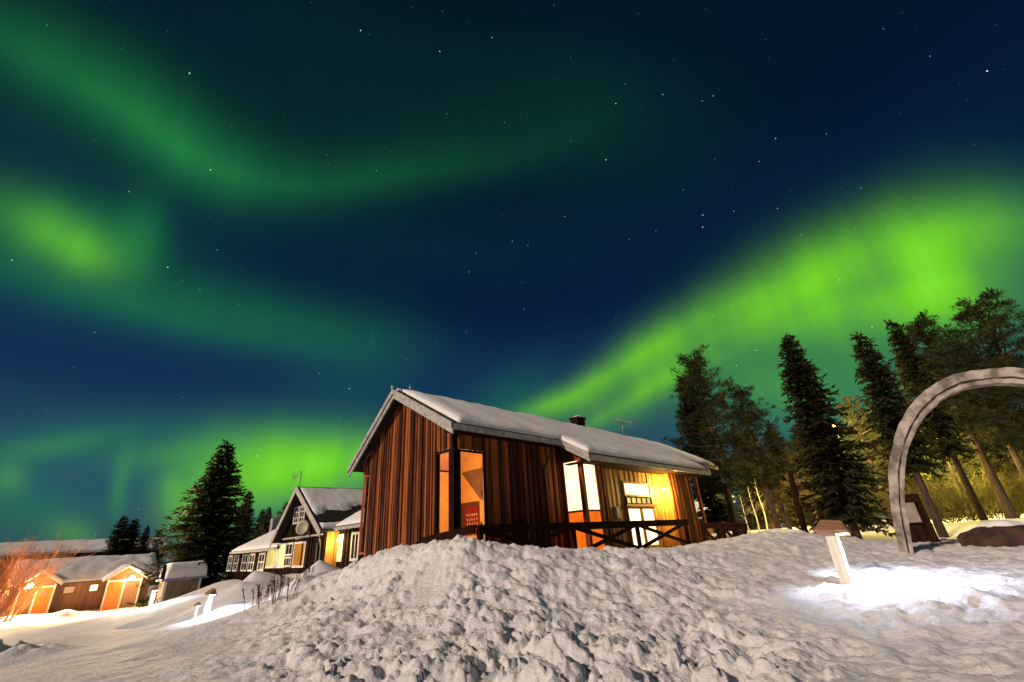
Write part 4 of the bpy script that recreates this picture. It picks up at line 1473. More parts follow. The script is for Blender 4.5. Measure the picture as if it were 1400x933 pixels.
    snow_slab('roof_snow', (8.35, SB - .35, -1.1), (11.05, SB - .35, -1.1), (11.05, SB + 2.4, -1.1), (8.35, SB + 2.4, -1.1), 1.12, M_ROOFSNOW, ro_, O3, 24, 20, .06, 22, edge=.35)
    MB(O3).box(8.12, 8.34, SB + .3, SB + .6, -1.1, -.1).build('flue', M_BLACKWOOD, ro_)


build_cottage()


# ================================================================== path lights
def make_path_light(name, label, group):
    t = thing(name, label, 'path light', (0, 0, 0), 0, group)
    # local: x to the lit side; the wedge cap overhangs the lamp
    MB().box(-.075, .075, -.085, .085, -.25, .80).build('post', M_POST, t)
    MB().hexa([(-.16, -.15, .80), (.27, -.15, .80), (.27, .13, .80), (-.16, .13, .80), (-.19, -.15, .89), (.24, -.15, .86), (.17, .10, 1.02), (-.10, .10, 1.05)]).build('cap', M_CAP, t)
    MB().box(.10, .215, -.09, .09, .775, .797).build('lamp_lens', E_LAMPW, t)
    return t


pl = make_path_light('path_light', 'wedge-capped wooden path light throwing a white pool on the snow by the arch', 'path lights')
q = hit(1158, 797)
pl.location = q
pl.rotation_euler = (0, 0, R_(-42))
_k = math.hypot(q.x, q.y)
_z = (at(1128, 716, _k).z - q.z) / .98
pl.scale = (1.0, 1.0, _z)
d_ = Matrix.Rotation(R_(-42), 3, 'Z') @ Vector((1, 0, 0))
lamp('SPOT', q + d_ * .17 + Vector((0, 0, .745 * _z)), 340, (.74, .78, 1.0), .04, None, q + d_ * .34, 172, .75)
for (px, py, dist, lab, s, en) in ((282, 842, 26, 'taller of the two glowing white path lights on the bank left of the weeds', .84, 300),
                                   (266, 846, 27, 'shorter of the two glowing white path lights on the bank left of the weeds', .5, 220),
                                   (205, 829, 50, 'glowing path light in the gap between the cottage and the grey shed', 1.1, 900)):
    q = hit(px, py, dist * .6, dist * 1.6)
    rz = math.atan2(-q.y, -q.x) + .5
    copy_thing(pl, q, rz, lab, s, 'path lights')
    v = Vector((math.cos(rz), math.sin(rz), 0))
    lamp('SPOT', q + v * .17 * s + Vector((0, 0, .745 * s)), en, (.92, .93, 1.0), .06, None, q + v * .7, 150, .7)

# ================================================================== arch, board, boulder, post
def build_arch():
    az = R_(37)
    fw, rt = Vector((math.sin(az), math.cos(az), 0)), Vector((math.cos(az), -math.sin(az), 0))
    p0 = at(1240, 757, 13.0)
    base = Vector((p0.x, p0.y, gz(p0.x, p0.y)))
    half = [(-.15, -.85), (-.07, -.3), (.02, .25), (.11, .62), (.23, .99), (.37, 1.30), (.54, 1.60), (.73, 1.88), (.96, 2.15), (1.15, 2.33), (1.37, 2.48), (1.62, 2.60), (1.90, 2.67), (2.2, 2.70)]
    outer = half + [(4.4 - u, z) for u, z in half[-2::-1]]
    fine = []
    for (u0, z0), (u1, z1) in zip(outer[:-1], outer[1:]):
        for q_ in range(4):
            fine.append((u0 + (u1 - u0) * q_ / 4, z0 + (z1 - z0) * q_ / 4))
    outer = fine + [outer[-1]]
    # thickness of the bow shrinks a little towards the crown
    n = len(outer)
    root = thing('timber_arch', 'tall curved grey timber arch standing on the snow at the right edge', 'arch', base, math.atan2(rt.y, rt.x))

    def ring(inset0, inset1, d0, d1, name, m):
        mb = MB()
        pts = []
        for i, (u, z) in enumerate(outer):
            a, b = outer[max(i - 1, 0)], outer[min(i + 1, n - 1)]
            t = Vector((b[0] - a[0], 0, b[1] - a[1])).normalized()
            nn = Vector((t.z, 0, -t.x))
            o = Vector((u, 0, z - base.z))
            k_ = mnoise.noise(Vector((u * 2.3, z * 2.3, inset0 * 9))) * .022 + mnoise.noise(Vector((u * 6, z * 6, inset0 * 5))) * .012
            w = .70 + .30 * min(1, max(0, (z + .8) / 3.2))
            for ins in (inset0, inset1):
                for d in (d0, d1):
                    pts.append(o + nn * (ins * w + k_) + Vector((0, d + k_ * (1 if d < 0 else -1), 0)))
        fs = []
        for i in range(n - 1):
            q, r = i * 4, i * 4 + 4
            fs += [(q, q + 1, r + 1, r), (q + 1, q + 3, r + 3, r + 1), (q + 3, q + 2, r + 2, r + 3), (q + 2, q, r, r + 2)]
        fs += [(0, 2, 3, 1), (4 * n - 4, 4 * n - 3, 4 * n - 1, 4 * n - 2)]
        mb.add(pts, fs)
        return mb.build(name, m, root)
    ring(.015, .20, -.17, .17, 'outer_bow', M_ARCH)
    ring(.203, .235, -.10, .10, 'joint_strip', M_ARCH)
    ring(.238, .325, -.13, .155, 'inner_bow', M_ARCH)
    # dark board with a framed picture, behind the foot
    q = gp(1264, 748, 15.5)
    bo = thing('notice_board', 'dark upright board holding a small pale framed panel, just behind the arch foot', 'notice board', q, math.atan2(rt.y, rt.x))
    MB().prism([(-.32, 0, -.3), (.34, 0, -.3), (.28, 0, 1.12), (-.26, 0, 1.12)], (0, .10, 0)).build('board', M_BLACKWOOD, bo)
    fr = MB().box(-.17, -.13, -.045, -.003, .42, .96).box(.14, .18, -.045, -.003, .42, .96).box(-.13, .14, -.045, -.003, .92, .96).box(-.13, .14, -.045, -.003, .42, .46).build('picture_frame', M_DARKWOOD, bo)
    MB().box(-.13, .14, -.03, -.003, .46, .92).build('panel', mat('faded_panel', (.34, .27, .24), (.22, .17, .15), rough=.6, scale=5), bo)
    # boulder with snow on top
    q = gp(1392, 750, 14.0, -.12)
    bl = thing('boulder', 'large dark brown boulder with snow on top, lying beyond the arch', 'boulder', q, R_(-40))
    bl.scale = (.74, .74, .72)
    rng = random.Random(4)
    mb = MB()
    vs, fs = [], []
    nu, nv = 36, 18
    pl_ = [(Vector((rng.uniform(-1, 1), rng.uniform(-1, 1), rng.uniform(-.5, 1))).normalized(), rng.uniform(.72, .95)) for _ in range(13)] + [(Vector((.1, -.1, 1)), .74), (Vector((-1, -.3, .25)).normalized(), .86), (Vector((-.5, -1, -.2)).normalized(), .8)]

    def rock(d):
        s = 1.0
        for nn, k in pl_:
            c = d.dot(nn)
            if c > 1e-3:
                s = min(s, k / c)
        s *= 1 + .06 * mnoise.noise(d * 3) + .03 * mnoise.noise(d * 8)
        return Vector((d.x * 1.25, d.y * .8, d.z * .66)) * s
    for j in range(nv + 1):
        th = math.pi * j / nv
        for i in range(nu):
            ph = 2 * math.pi * i / nu
            vs.append(rock(Vector((math.sin(th) * math.cos(ph), math.sin(th) * math.sin(ph), math.cos(th)))) + Vector((0, 0, .22)))
    for j in range(nv):
        for i in range(nu):
            fs.append((j * nu + i, (j + 1) * nu + i, (j + 1) * nu + (i + 1) % nu, j * nu + (i + 1) % nu))
    mb.add(vs, fs)
    mb.build('rock', M_STONE, bl)
    sv, sf = [], []
    for j in range(9):
        rr = j / 8
        for i in range(28):
            ph = 2 * math.pi * i / 28
            x, y = -.12 + rr * (.55 + .12 * math.sin(3 * ph)) * math.cos(ph), .12 + rr * .34 * math.sin(ph)
            sv.append((x * .95, y, .70 + .16 * (1 - rr ** 3) - .07 * rr ** 4 + .02 * mnoise.noise(Vector((x * 3, y * 3, 1)))))
    for j in range(8):
        for i in range(28):
            sf.append((j * 28 + i, (j + 1) * 28 + i, (j + 1) * 28 + (i + 1) % 28, j * 28 + (i + 1) % 28))
    m2 = MB()
    m2.add(sv, sf)
    m2.build('snow_cap', M_ROOFSNOW, bl, True)
    # leaning-looking tall post on the mound
    q = gp(1103, 735, 16)
    top = at(1080, 645, 16)
    po = thing('wooden_post', 'bare dark wooden post standing alone on the snow mound near the path light', 'post', q)
    h = top.z - q.z
    MB().tube([(0, 0, -.3), (.01, 0, h * .5), (top.x - q.x, top.y - q.y, h), (top.x - q.x, top.y - q.y, h + .02)], [.085, .08, .07, .05], 9).build('shaft', M_DARKWOOD, po, True)
    MB().box(-.12, .12, -.12, .12, -.3, .03).build('foot_plate', M_BLACKWOOD, po)


build_arch()

# ================================================================== trees
def quads(P, D, L, Wd, N):
    """needle sprays: kite-shaped faces from base points P along D"""
    P, D, N = np.array(P), np.array(D), np.array(N)
    L, Wd = np.array(L)[:, None], np.array(Wd)[:, None]
    D = D / np.linalg.norm(D, axis=1, keepdims=True)
    S = np.cross(D, N)
    S /= np.linalg.norm(S, axis=1, keepdims=True) + 1e-9
    v = np.stack([P, P + D * L * .45 + S * Wd, P + D * L, P + D * L * .45 - S * Wd], 1).reshape(-1, 3)
    return v, np.arange(len(v)).reshape(-1, 4)


def make_spruce(seed, H, R, label, z0=.06, dense=1.0, taper=.85, droop=.35, mat_=None, name='spruce_tree', lean=0.0):
    rng = random.Random(seed)
    root = thing(name, label, 'tree', (0, 0, 0))
    path = [(lean * (k / 8) ** 2 * H * .1 + .02 * math.sin(k), .02 * math.cos(k * 1.7), -.3 + (H + .3) * k / 8) for k in range(9)]
    r0 = .012 * H + .07
    MB().tube(path, [r0 * (1 - .93 * k / 8) for k in range(9)], 9).build('trunk', M_BARK, root, True)
    P, D, L, Wd, N = [], [], [], [], []
    limbs = MB()
    z = H * z0
    ang = rng.random() * 6.28
    while z < H * .985:
        t = z / H
        base = R * (1 - t) ** taper
        nb = max(4, int((7 if t < .8 else 5) * dense))
        for k in range(nb):
            ang += 2.399 + rng.uniform(-.3, .3)
            ln = base * rng.choice((.55, .8, .95, 1.0, 1.12)) * rng.uniform(.8, 1.1) + .12
            if t < z0 + .12:
                ln *= rng.uniform(.5, 1)
            rise = .55 * t - .22 + rng.uniform(-.1, .1)
            dx, dy = math.cos(ang), math.sin(ang)
            zz = z + rng.uniform(-.12, .12)
            xo = lean * t * t * H * .1
            step = .085 if ln > .8 else .06
            n = max(3, int(ln / step))
            pts = []
            for q in range(n + 1):
                s = q / n
                r = ln * s
                h = zz + rise * r - droop * r * s * .8 + .22 * ln * s ** 3
                pts.append(Vector((xo + dx * r, dy * r, h)))
            limbs.tube([pts[0], pts[n // 2], pts[-1]], [.012 + .012 * ln, .01 + .006 * ln, .004], 4, False)
            for q in range(n):
                s = q / n
                if s < .12 and rng.random() < .6:
                    continue
                p = pts[q]
                f = (pts[q + 1] - pts[q]).normalized()
                side = Vector((-dy, dx, 0))
                for sd in (-1, 1):
                    l = (.16 + .34 * (1 - s) * min(1, ln / 1.4)) * rng.uniform(.6, 1.25)
                    d = f * rng.uniform(.5, 1.1) + side * sd * rng.uniform(.5, 1.1) + Vector((0, 0, rng.uniform(-.55, .12)))
                    P.append(p)
                    D.append(d)
                    L.append(l)
                    Wd.append(l * rng.uniform(.13, .24))
                    N.append(Vector((rng.gauss(0, .5), rng.gauss(0, .5), 1)))
                if rng.random() < .8:       # hanging or upright sprigs on the limb itself
                    l = rng.uniform(.14, .34)
                    P.append(p)
                    D.append(f * .7 + Vector((rng.gauss(0, .3), rng.gauss(0, .3), rng.choice((-.8, -.5, .4)))))
                    L.append(l)
                    Wd.append(l * .16)
                    N.append(side + Vector((rng.gauss(0, .4), rng.gauss(0, .4), .2)))
        z += (.20 + .16 * (1 - t)) * rng.uniform(.8, 1.15) / math.sqrt(dense)
    for q in range(14):                       # leader
        P.append(Vector((lean * H * .1, 0, H * .965 + .02 * q)))
        a = rng.random() * 6.28
        D.append(Vector((math.cos(a), math.sin(a), 1.4)))
        L.append(.22)
        Wd.append(.03)
        N.append(Vector((math.sin(a), math.cos(a), .3)))
    v, f = quads(P, D, L, Wd, N)
    np_mesh('crown', v, f, mat_ or M_SPRUCE, root)
    limbs.build('limb', M_BARK, root)
    return root


def make_pine(seed, H, R, label, bare=.38, name='pine_tree', clumps=150, mat_=None, lean=0.0):
    rng = random.Random(seed)
    root = thing(name, label, 'tree', (0, 0, 0))
    bend = rng.uniform(-.3, .3)
    cx = lambda t: (bend * math.sin(t * 3) * .5 + lean * t * t * H * .1, bend * .4 * math.cos(t * 2.2))
    path = [(*cx(k / 10), -.3 + (H * .97 + .3) * k / 10) for k in range(11)]
    r0 = .011 * H + .06
    MB().tube(path, [r0 * (1 - .9 * k / 10) for k in range(11)], 9).build('trunk', M_BARK, root, True)
    limbs = MB()
    P, D, L, Wd, N = [], [], [], [], []

    def tuft(c, rad, n):
        for _ in range(n):
            d = Vector((rng.gauss(0, 1), rng.gauss(0, 1), rng.gauss(.25, .9))).normalized()
            P.append(c + d * rad * rng.uniform(0, .45))
            D.append(d + Vector((0, 0, .25)))
            l = rad * rng.uniform(.4, .85)
            L.append(l)
            Wd.append(l * rng.uniform(.055, .10))
            N.append(Vector((rng.gauss(0, 1), rng.gauss(0, 1), rng.gauss(0, 1))))
    nb = clumps // 3
    for k in range(nb):
        t = bare + (1 - bare) * (k + rng.random()) / nb
        prof = math.sin(min(1, (t - bare) / (1 - bare) * 1.02 + .12) * math.pi * .93) ** .75
        ln = R * max(prof, .10) * rng.uniform(.45, 1.1)
        ang = k * 2.399 + rng.uniform(-.5, .5)
        rise = rng.uniform(.05, .5) + .5 * t
        x0, y0 = cx(t)
        p0 = Vector((x0, y0, t * H * .96))
        dx = Vector((math.cos(ang), math.sin(ang), 0))
        pts = [p0 + dx * ln * s + Vector((0, 0, rise * ln * s * s * .8 + rng.uniform(-.08, .08))) for s in (0, .35, .7, 1)]
        limbs.tube(pts, [.03 + .015 * ln, .022, .014, .006], 5, False)
        for s in range(4 + int(ln * 3.4)):
            u = rng.uniform(.3, 1.05)
            c = pts[0].lerp(pts[3], u) + Vector((0, 0, -.12 * ln * math.sin(u * 3))) + Vector((rng.gauss(0, .2), rng.gauss(0, .2), rng.gauss(.05, .14))) * (.35 + ln * .4)
            tuft(c, rng.uniform(.17, .32), 46)
    tuft(Vector((*cx(1), H * .97)), .4, 40)
    v, f = quads(P, D, L, Wd, N)
    np_mesh('crown', v, f, mat_ or M_PINE, root)
    limbs.build('limb', M_BARK, root)
    return root


SD_ = dict(o=make_spruce(7, 9.0, 1.7, 'spruce', .31, 1.6, .7, .55), H=9.0)


def plant(proto, used, base, top, dist, label, rz, wid=1.0, H=None, group=None):
    """stand a tree with its foot and tip at the surveyed marks"""
    b = gp(*base, dist)
    # height from the elevation of the tip
    t = at(*top, dist)
    h = t.z - b.z
    s = h / proto['H']
    sc = (s * wid, s * wid, s)
    o = proto['o']
    if not used:
        o.location, o.rotation_euler, o.scale = b, (0, 0, rz), sc
        o['label'] = label
        if group:
            o['group'] = group
        return o
    return copy_thing(o, b, rz, label, sc, group)


SA = dict(o=make_spruce(1, 9.0, 1.9, 'spruce', .10, 1.7, .75, .5), H=9.0)
SB_ = dict(o=make_spruce(2, 9.0, 1.35, 'spruce', .12, 1.7, .65, .45), H=9.0)
SC_ = dict(o=make_spruce(5, 9.0, 2.3, 'spruce', .03, 1.75, .9, .35), H=9.0)
PA = dict(o=make_pine(3, 9.0, 1.7, 'pine', .24, clumps=230), H=9.0)
PB_ = dict(o=make_pine(4, 9.0, 2.1, 'pine', .30, clumps=210), H=9.0)
PC_ = dict(o=make_pine(9, 9.0, 2.2, 'pine', .22, clumps=230), H=9.0)
PD_ = dict(o=make_pine(12, 9.0, 1.8, 'pine', .40, clumps=200), H=9.0)
G = 'conifers on the right'
plant(SA, 0, (1173, 739), (1070, 460), 24, 'large dark spruce standing between the wooden post and the arch', .3, 1.05, group=G)
plant(SB_, 0, (984, 724), (949, 512), 33, 'narrow dark spruce closest to the right end of the cabin roof', 1.0, 1.3, group=G)
plant(PA, 0, (1004, 724), (993, 474), 31, 'tall open-topped pine just right of the cabin roof, behind the low railing', 2.0, 1.25, group=G)
plant(PB_, 0, (1063, 722), (1046, 520), 27, 'shorter pine with a thick straight trunk left of the wooden post', .5, 1.1, group=G)
plant(SD_, 0, (1291, 735), (1172, 455), 27, 'slender spruce with a thin spire, first to the left above the arch', 3.0, .95, group=G)
plant(SD_, 1, (1344, 710), (1212, 440), 33, 'slender spruce whose spire rises right beside a thinner one above the arch', 4.1, .82, group=G)
plant(PD_, 0, (1386, 711), (1250, 438), 36, 'bushy pine with upswept top above the middle of the arch curve', 5.2, 1.2, group=G)
plant(PD_, 1, (1430, 705), (1318, 470), 38, 'round-topped pine above the crown of the arch, left of the tallest pine', 1.2, 1.25, group=G)
plant(PC_, 0, (1490, 700), (1385, 392), 24, 'tallest pine, cut off by the right edge of the photo above the arch', 2.2, 1.2, group=G)
plant(PC_, 1, (1225, 722), (1150, 545), 37, 'lamp-lit yellowish pine in the gap right of the large dark spruce', 3.3, .9, group=G)
plant(SA, 2, (1262, 722), (1186, 560), 42, 'yellow-lit spruce deep in the wood behind the foot of the arch', .9, 1.2, group=G)
plant(PB_, 2, (1330, 712), (1250, 560), 46, 'deep wood pine seen through the left half of the arch', 2.9, 1.4, group=G)
plant(PC_, 2, (1420, 702), (1350, 545), 50, 'deep wood pine seen through the top of the arch', 4.5, 1.4, group=G)
plant(SC_, 1, (1040, 724), (1012, 580), 45, 'broad dark spruce behind the thin pale birches', .2, .9, group=G)
plant(PA, 2, (1120, 724), (1085, 600), 48, 'short pine in the wood behind the lone wooden post', 1.9, 1.4, group=G)
GR = 'trees deep in the wood'
for k, (pr, bx, tx, ty, dd, wd) in enumerate(((SC_, 985, 968, 590, 62, 1.0), (SA, 1058, 1030, 585, 58, 1.5), (SC_, 1092, 1060, 575, 66, 1.1), (SA, 1140, 1100, 570, 60, 1.5), (SC_, 1180, 1140, 580, 64, 1.2), (SA, 1235, 1180, 560, 62, 1.5),
                                                (SC_, 1275, 1215, 560, 66, 1.2), (SC_, 1312, 1250, 545, 58, 1.2), (SC_, 1362, 1300, 545, 64, 1.2), (SC_, 1400, 1340, 540, 60, 1.2), (SC_, 1445, 1385, 530, 66, 1.2))):
    plant(pr, 9, (bx, 722 - (bx - 985) * .055), (tx, ty), dd - 9, 'lamp-tinted conifer in the dense rear row of the wood on the right', k * 1.7, wd, group=GR)
# left-hand side
GL = 'conifers on the left'
plant(SC_, 0, (268, 812), (300, 604), 52, 'big bushy spruce towering behind the grey shed', 1.1, 1.5, group=GL)
plant(SA, 3, (318, 800), (327, 672), 56, 'half-height spruce tucked against the right side of the big one', 2.1, 1.1, group=GL)
plant(SB_, 2, (147, 790), (157, 706), 92, 'small spruce, left one of the close pair before the long house', .4, 1.5, group=GL)
plant(SB_, 3, (164, 790), (171, 710), 92, 'small spruce, right one of the close pair before the long house', 1.9, 1.5, group=GL)
plant(SA, 4, (184, 790), (192, 719), 95, 'lone small spruce on the right of the close pair by the long house', 2.9, .95, group=GL)
plant(PA, 3, (203, 788), (208, 724), 98, 'small rounded pine nearest the big spruce, before the long house', 2.4, 1.1, group=GL)
plant(SB_, 4, (348, 770), (346, 697), 62, 'thin spruce top left of a twin behind the lodge roof', .4, 1.0, group=GL)
plant(SB_, 5, (357, 765), (358, 694), 60, 'thin spruce top right of a twin behind the lodge roof', 3.4, 1.0, group=GL)
plant(PC_, 3, (385, 760), (380, 687), 58, 'dark rounded pine behind the slope of the lodge gable', 3.4, 1.0, group=GL)


# pale thin trunks
def make_birch(seed, H, label):
    rng = random.Random(seed)
    root = thing('birch_tree', label, 'tree')
    p = [(.05 * math.sin(k * 1.3 + seed), .04 * math.cos(k + seed), -.3 + (H + .3) * k / 7) for k in range(8)]
    MB().tube(p, [.085 * (1 - .75 * k / 7) for k in range(8)], 8).build('trunk', M_BIRCH, root, True)
    mb = MB()
    for k in range(16):
        z = H * rng.uniform(.35, 1)
        a = rng.random() * 6.28
        l = rng.uniform(.4, 1.2) * (1.2 - z / H)
        d = Vector((math.cos(a), math.sin(a), .9))
        q0 = Vector((0, 0, z))
        q1 = q0 + d * l * .6
        q2 = q1 + (d + Vector((rng.gauss(0, .4), rng.gauss(0, .4), .2))) * l * .5
        mb.tube([q0, q1, q2], [.011, .006, .003], 4, False)
        for _ in range(3):
            mb.tube([q1, q1 + Vector((rng.gauss(0, .3), rng.gauss(0, .3), rng.uniform(.1, .5))) * l], [.006, .003], 3, False)
    mb.build('branch', M_BIRCH, root)
    return root


BI = dict(o=make_birch(1, 5.0, 'birch'), H=5.0)
GB = 'thin pale birches'
plant(BI, 0, (1024, 727), (1011, 676), 36, 'thin pale birch trunk, nearest to the white street lamp', .2, 1.2, group=GB)
plant(BI, 1, (1038, 725), (1022, 664), 36, 'thin pale birch trunk, middle one of the three beyond the low railing', 1.5, 1.2, group=GB)
plant(BI, 2, (1050, 724), (1032, 655), 37, 'thin pale birch trunk, nearest to the thick pine trunk', 2.6, 1.2, group=GB)
q = gp(1083, 727, 30)
lt = thing('leaning_tree', 'bare crooked pale trunk leaning left beside the wooden post', 'tree', q)
tp = at(1052, 655, 30) - q
MB().tube([(0, 0, -.3), tp * .35, tp * .62 + Vector((.12, 0, 0)), tp], [.15, .11, .06, .02], 8).build('trunk', M_BARK, lt, True)
mm = MB()
mm.tube([tp * .62, tp * .8 + Vector((.5, 0, .3)), tp * .9 + Vector((.8, 0, .8))], [.035, .02, .01], 6).tube([tp * .5, tp * .6 + Vector((.6, .1, .5))], [.03, .01], 6)
mm.build('branch', M_BARK, lt, True)


# leafless shrubs
def make_shrub(seed, H, spread, n, label, name='bare_shrub', m=None, up=.8):
    rng = random.Random(seed)
    root = thing(name, label, 'shrub')
    mb = MB()

    def grow(p, d, l, r, depth):
        pts = [p]
        for _ in range(3):
            d = (d + Vector((rng.gauss(0, .13), rng.gauss(0, .13), .05))).normalized()
            pts.append(pts[-1] + d * l / 3)
        mb.tube(pts, [r, r * .8, r * .65, r * .45], 4, False)
        if depth:
            for _ in range(rng.choice((3, 4, 5))):
                k = rng.choice((1, 2, 3, 3))
                nd_ = (d + Vector((rng.gauss(0, .45), rng.gauss(0, .45), rng.gauss(.15, .25)))).normalized()
                grow(pts[k], nd_, l * rng.uniform(.5, .8), r * .5, depth - 1)
    for _ in range(n):
        a = rng.random() * 6.28
        s = spread * math.sqrt(rng.random())
        d = Vector((math.cos(a) * s * .35, math.sin(a) * s * .35, up)).normalized()
        grow(Vector((math.cos(a) * s * .3, math.sin(a) * s * .3, -.1)), d, H * rng.uniform(.35, .55), H * .009, 3)
    mb.build('twig', m or M_TWIG, root)
    return root


GS = 'leafless shrubs by the cottage'
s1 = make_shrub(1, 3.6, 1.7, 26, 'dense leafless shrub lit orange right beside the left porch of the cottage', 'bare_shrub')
def stand(o, base, tip, dist, H0, wid=1.0):
    b = gp(*base, dist)
    k = (at(*tip, dist).z - b.z) / H0
    o.location, o.scale = b, (k * wid, k * wid, k)
    return o


s1['group'] = GS
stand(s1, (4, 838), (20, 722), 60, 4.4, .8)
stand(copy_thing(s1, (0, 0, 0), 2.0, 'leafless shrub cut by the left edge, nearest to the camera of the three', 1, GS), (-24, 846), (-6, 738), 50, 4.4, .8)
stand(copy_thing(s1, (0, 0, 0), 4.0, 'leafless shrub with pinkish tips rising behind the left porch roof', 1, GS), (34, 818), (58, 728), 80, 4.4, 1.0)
s2 = make_shrub(8, 2.6, 2.4, 20, 'tangled shrub lit yellow between the thick pine trunk and the wooden post', 'undergrowth_shrub', M_LEAF)
GU = 'lamp-lit shrubs in the wood'
s2.location = gp(1118, 722, 33)
s2['group'] = GU
for px, py, d, rz, sc, lab in ((1190, 730, 36, 1.0, 1.0, 'tangled lamp-lit shrub in the gap left of the arch foot'), (1285, 718, 38, 2.2, 1.0, 'tangled lamp-lit shrub between the first two trunks inside the arch'),
                               (1330, 706, 44, 3.1, 1.1, 'tangled lamp-lit shrub behind the boulder'), (1392, 700, 48, 4.2, 1.1, 'tangled lamp-lit shrub at the right edge, beyond the boulder'),
                               (1033, 722, 48, 5.0, 1.0, 'tangled lamp-lit shrub behind the thin birches'), (1248, 722, 34, .4, .8, 'tangled lamp-lit shrub close behind the notice board'),
                               (1312, 714, 37, 1.9, .8, 'low tangled lamp-lit shrub just left of the boulder'), (1366, 706, 40, 2.9, .9, 'tangled lamp-lit shrub between the second and third trunks inside the arch')):
    copy_thing(s2, gp(px, py, d), rz, lab, sc * 1.15, GU)


# dry stalks sticking out of the snow bank
def make_weed(seed, H, n):
    rng = random.Random(seed)
    root = thing('dry_weed', 'weed', 'weed')
    st, hd = MB(), MB()
    for k in range(n):
        x, y = rng.gauss(0, .10), rng.gauss(0, .10)
        tx, ty = rng.gauss(0, .12), rng.gauss(0, .12)
        h = H * rng.uniform(.6, 1.05)
        st.tube([(x, y, -.1), (x + tx * .6, y + ty * .6, h * .6), (x + tx, y + ty, h)], [.008, .007, .004], 5, False)
        for _ in range(26):
            t = rng.uniform(.45, 1.0)
            c = Vector((x + tx * t, y + ty * t, h * t))
            d = Vector((rng.gauss(0, 1), rng.gauss(0, 1), rng.gauss(.6, .6))).normalized()
            hd.tube([c, c + d * rng.uniform(.02, .055)], [.012, .004], 4)
    st.v, st.f = st.v + hd.v, st.f + [tuple(i + len(st.v) for i in f) for f in hd.f]
    st.build('stalk', M_WEED, root)
    return root


GW = 'dry weeds on the snow bank'
w1, w2 = make_weed(1, .62, 5), make_weed(2, .9, 12)
wl = [(w1, 343, 832, 16.3, .95, 'dry brown weed clump nearest to the white path light'), (w1, 360, 829, 16, .9, 'dry brown weed, second clump from the path light'),
      (w2, 373, 826, 15.6, .95, 'tallest and thickest dry weed clump on the snow bank'), (w1, 397, 818, 15, .85, 'dry brown weed standing just right of the tallest clump'),
      (w1, 407, 800, 14.8, .7, 'short dry weed below the lodge, between the two higher groups'), (w2, 417, 793, 14.5, .7, 'bushy dry weed highest on the bank before the snow heap'),
      (w1, 427, 788, 14.3, .75, 'dry weed farthest right, nearest to the cabin wall')]
seen = set()
for k, (w, px, py, d, s, lab) in enumerate(wl):
    q = hit(px, py, 8, 30)
    s *= .82
    if id(w) in seen:
        copy_thing(w, q, k * 1.3, lab, s, GW)
    else:
        seen.add(id(w))
        w.location, w.scale = q, (s, s, s)
        w['label'], w['group'] = lab, GW


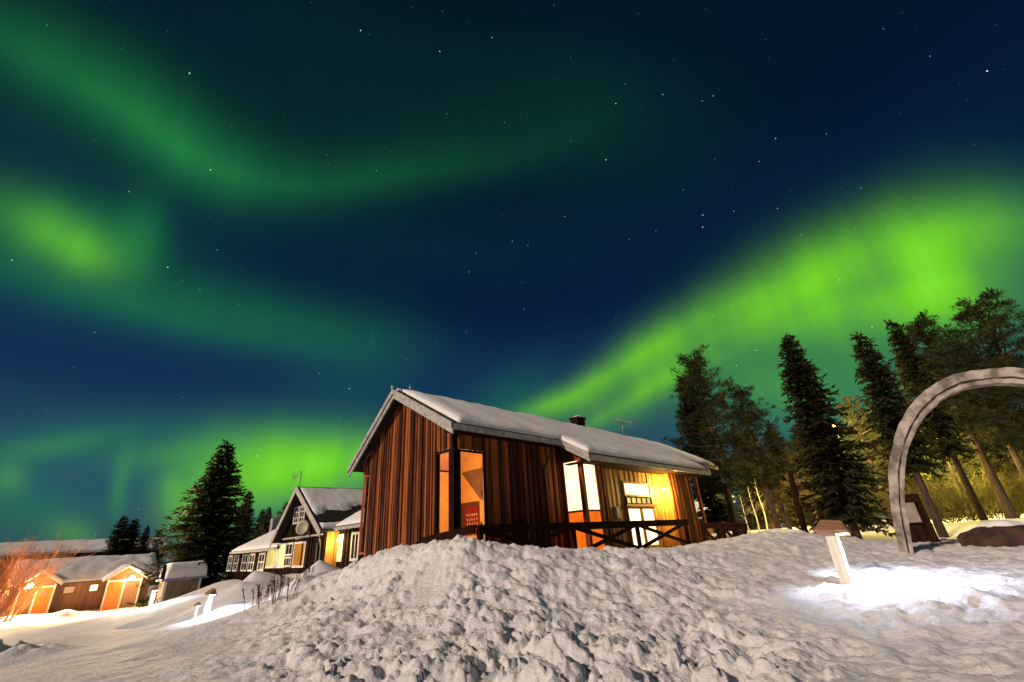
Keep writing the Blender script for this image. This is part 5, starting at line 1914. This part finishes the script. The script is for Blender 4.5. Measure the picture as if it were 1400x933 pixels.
# ================================================================== street lamps in the wood, small cabin behind
def street_lamp(foot, head, dist, label, e_mat, energy, col, pole=None, soft=.15, down=True, back=0):
    b = gp(*foot, dist)
    h = at(*head, dist).z - b.z
    t = thing('street_lamp', label, 'street lamp', b, math.atan2(-b.y, -b.x), 'street lamps in the wood')
    MB().tube([(0, 0, -.3), (0, 0, h * .5), (0, 0, h - .1)], [.07, .06, .045], 8).build('pole', pole or M_METAL, t, True)
    MB().tube([(0, 0, h - .12), (.12, 0, h - .02), (.45, 0, h + .03)], [.035, .03, .03], 6).box(.3, .85, -.12, .12, h + .02, h + .12).build('lamp_head', M_DARKMETAL, t)
    MB().ball((.58, 0, h - .03), .13, 12, .6).build('lamp_glass', e_mat, t, True)
    if down:
        lamp('SPOT', (.58, 0, h - .22), energy, col, soft, t, (.75, 0, 0), 150, .8)
    else:
        lamp('POINT', (.58, 0, h - .28), energy, col, soft, t)
    if back:        # extra spot added behind the pole to brighten the rear trees
        lamp('SPOT', (-.2, 0, h - .2), back, col, soft, t, (-6, 0, h - .9), 140, .5)
    return t


street_lamp((1008, 727), (999, 674), 34, 'slim white street lamp beyond the low railing, left of the birches', E_LAMPW, 480, (1.0, .86, .52), M_WHITE, down=False)
street_lamp((1099, 722), (1089, 684), 44, 'orange street lamp behind the leaning trunk', E_LAMPO, 1200, (1.0, .50, .14), M_DARKMETAL, down=False, back=5000)
street_lamp((1192, 724), (1146, 583), 32, 'tall street lamp half hidden by the large dark spruce', E_LAMPO, 1500, (1.0, .74, .20), M_DARKMETAL, down=False, back=12000)
street_lamp((1330, 706), (1290, 600), 40, 'street lamp deep in the wood seen through the arch', E_LAMPO, 1800, (1.0, .76, .20), M_DARKMETAL, down=False, back=16000)


def build_hut():
    q = gp(980, 727, 40, .35)
    rz = R_(38)
    t = thing('small_hut', 'small hut with a pale-edged gable beyond the low railing', 'hut', q, rz)
    MB().prism([(-1.3, 0, -.6), (1.3, 0, -.6), (1.3, 0, .9), (0, 0, 2.05), (-1.3, 0, .9)], (0, 3.2, 0)).build('wall', M_BROWN, t)
    rf = MB()
    for s in (-1, 1):
        rf.prism([(0, -.5, 2.12), (s * 1.75, -.5, .62), (s * 1.75, -.5, .74), (0, -.5, 2.26)], (0, 4.2, 0))
    r = rf.build('roof', M_ROOFDARK, t)
    for s in (-1, 1):
        snow_slab('roof_snow', (0, -.5, 2.22), (s * 1.8, -.5, .72), (s * 1.8, 3.7, .72), (0, 3.7, 2.22), .28, M_ROOFSNOW, r, (0, 0, 0), 12, 10, .05, 4 + s)
    bb = MB()
    for s in (-1, 1):
        bb.prism([(0, -.56, 2.24), (s * 1.78, -.56, .72), (s * 1.78, -.56, .50), (0, -.56, 2.0)], (0, .05, 0))
    bb.build('barge_board', mat('pale_yellow_trim', (.55, .48, .25), (.45, .38, .2), scale=5), t)
    MB().box(-.45, .45, -.05, -.003, -.3, 1.2).build('door', M_BLACKWOOD, t)


build_hut()
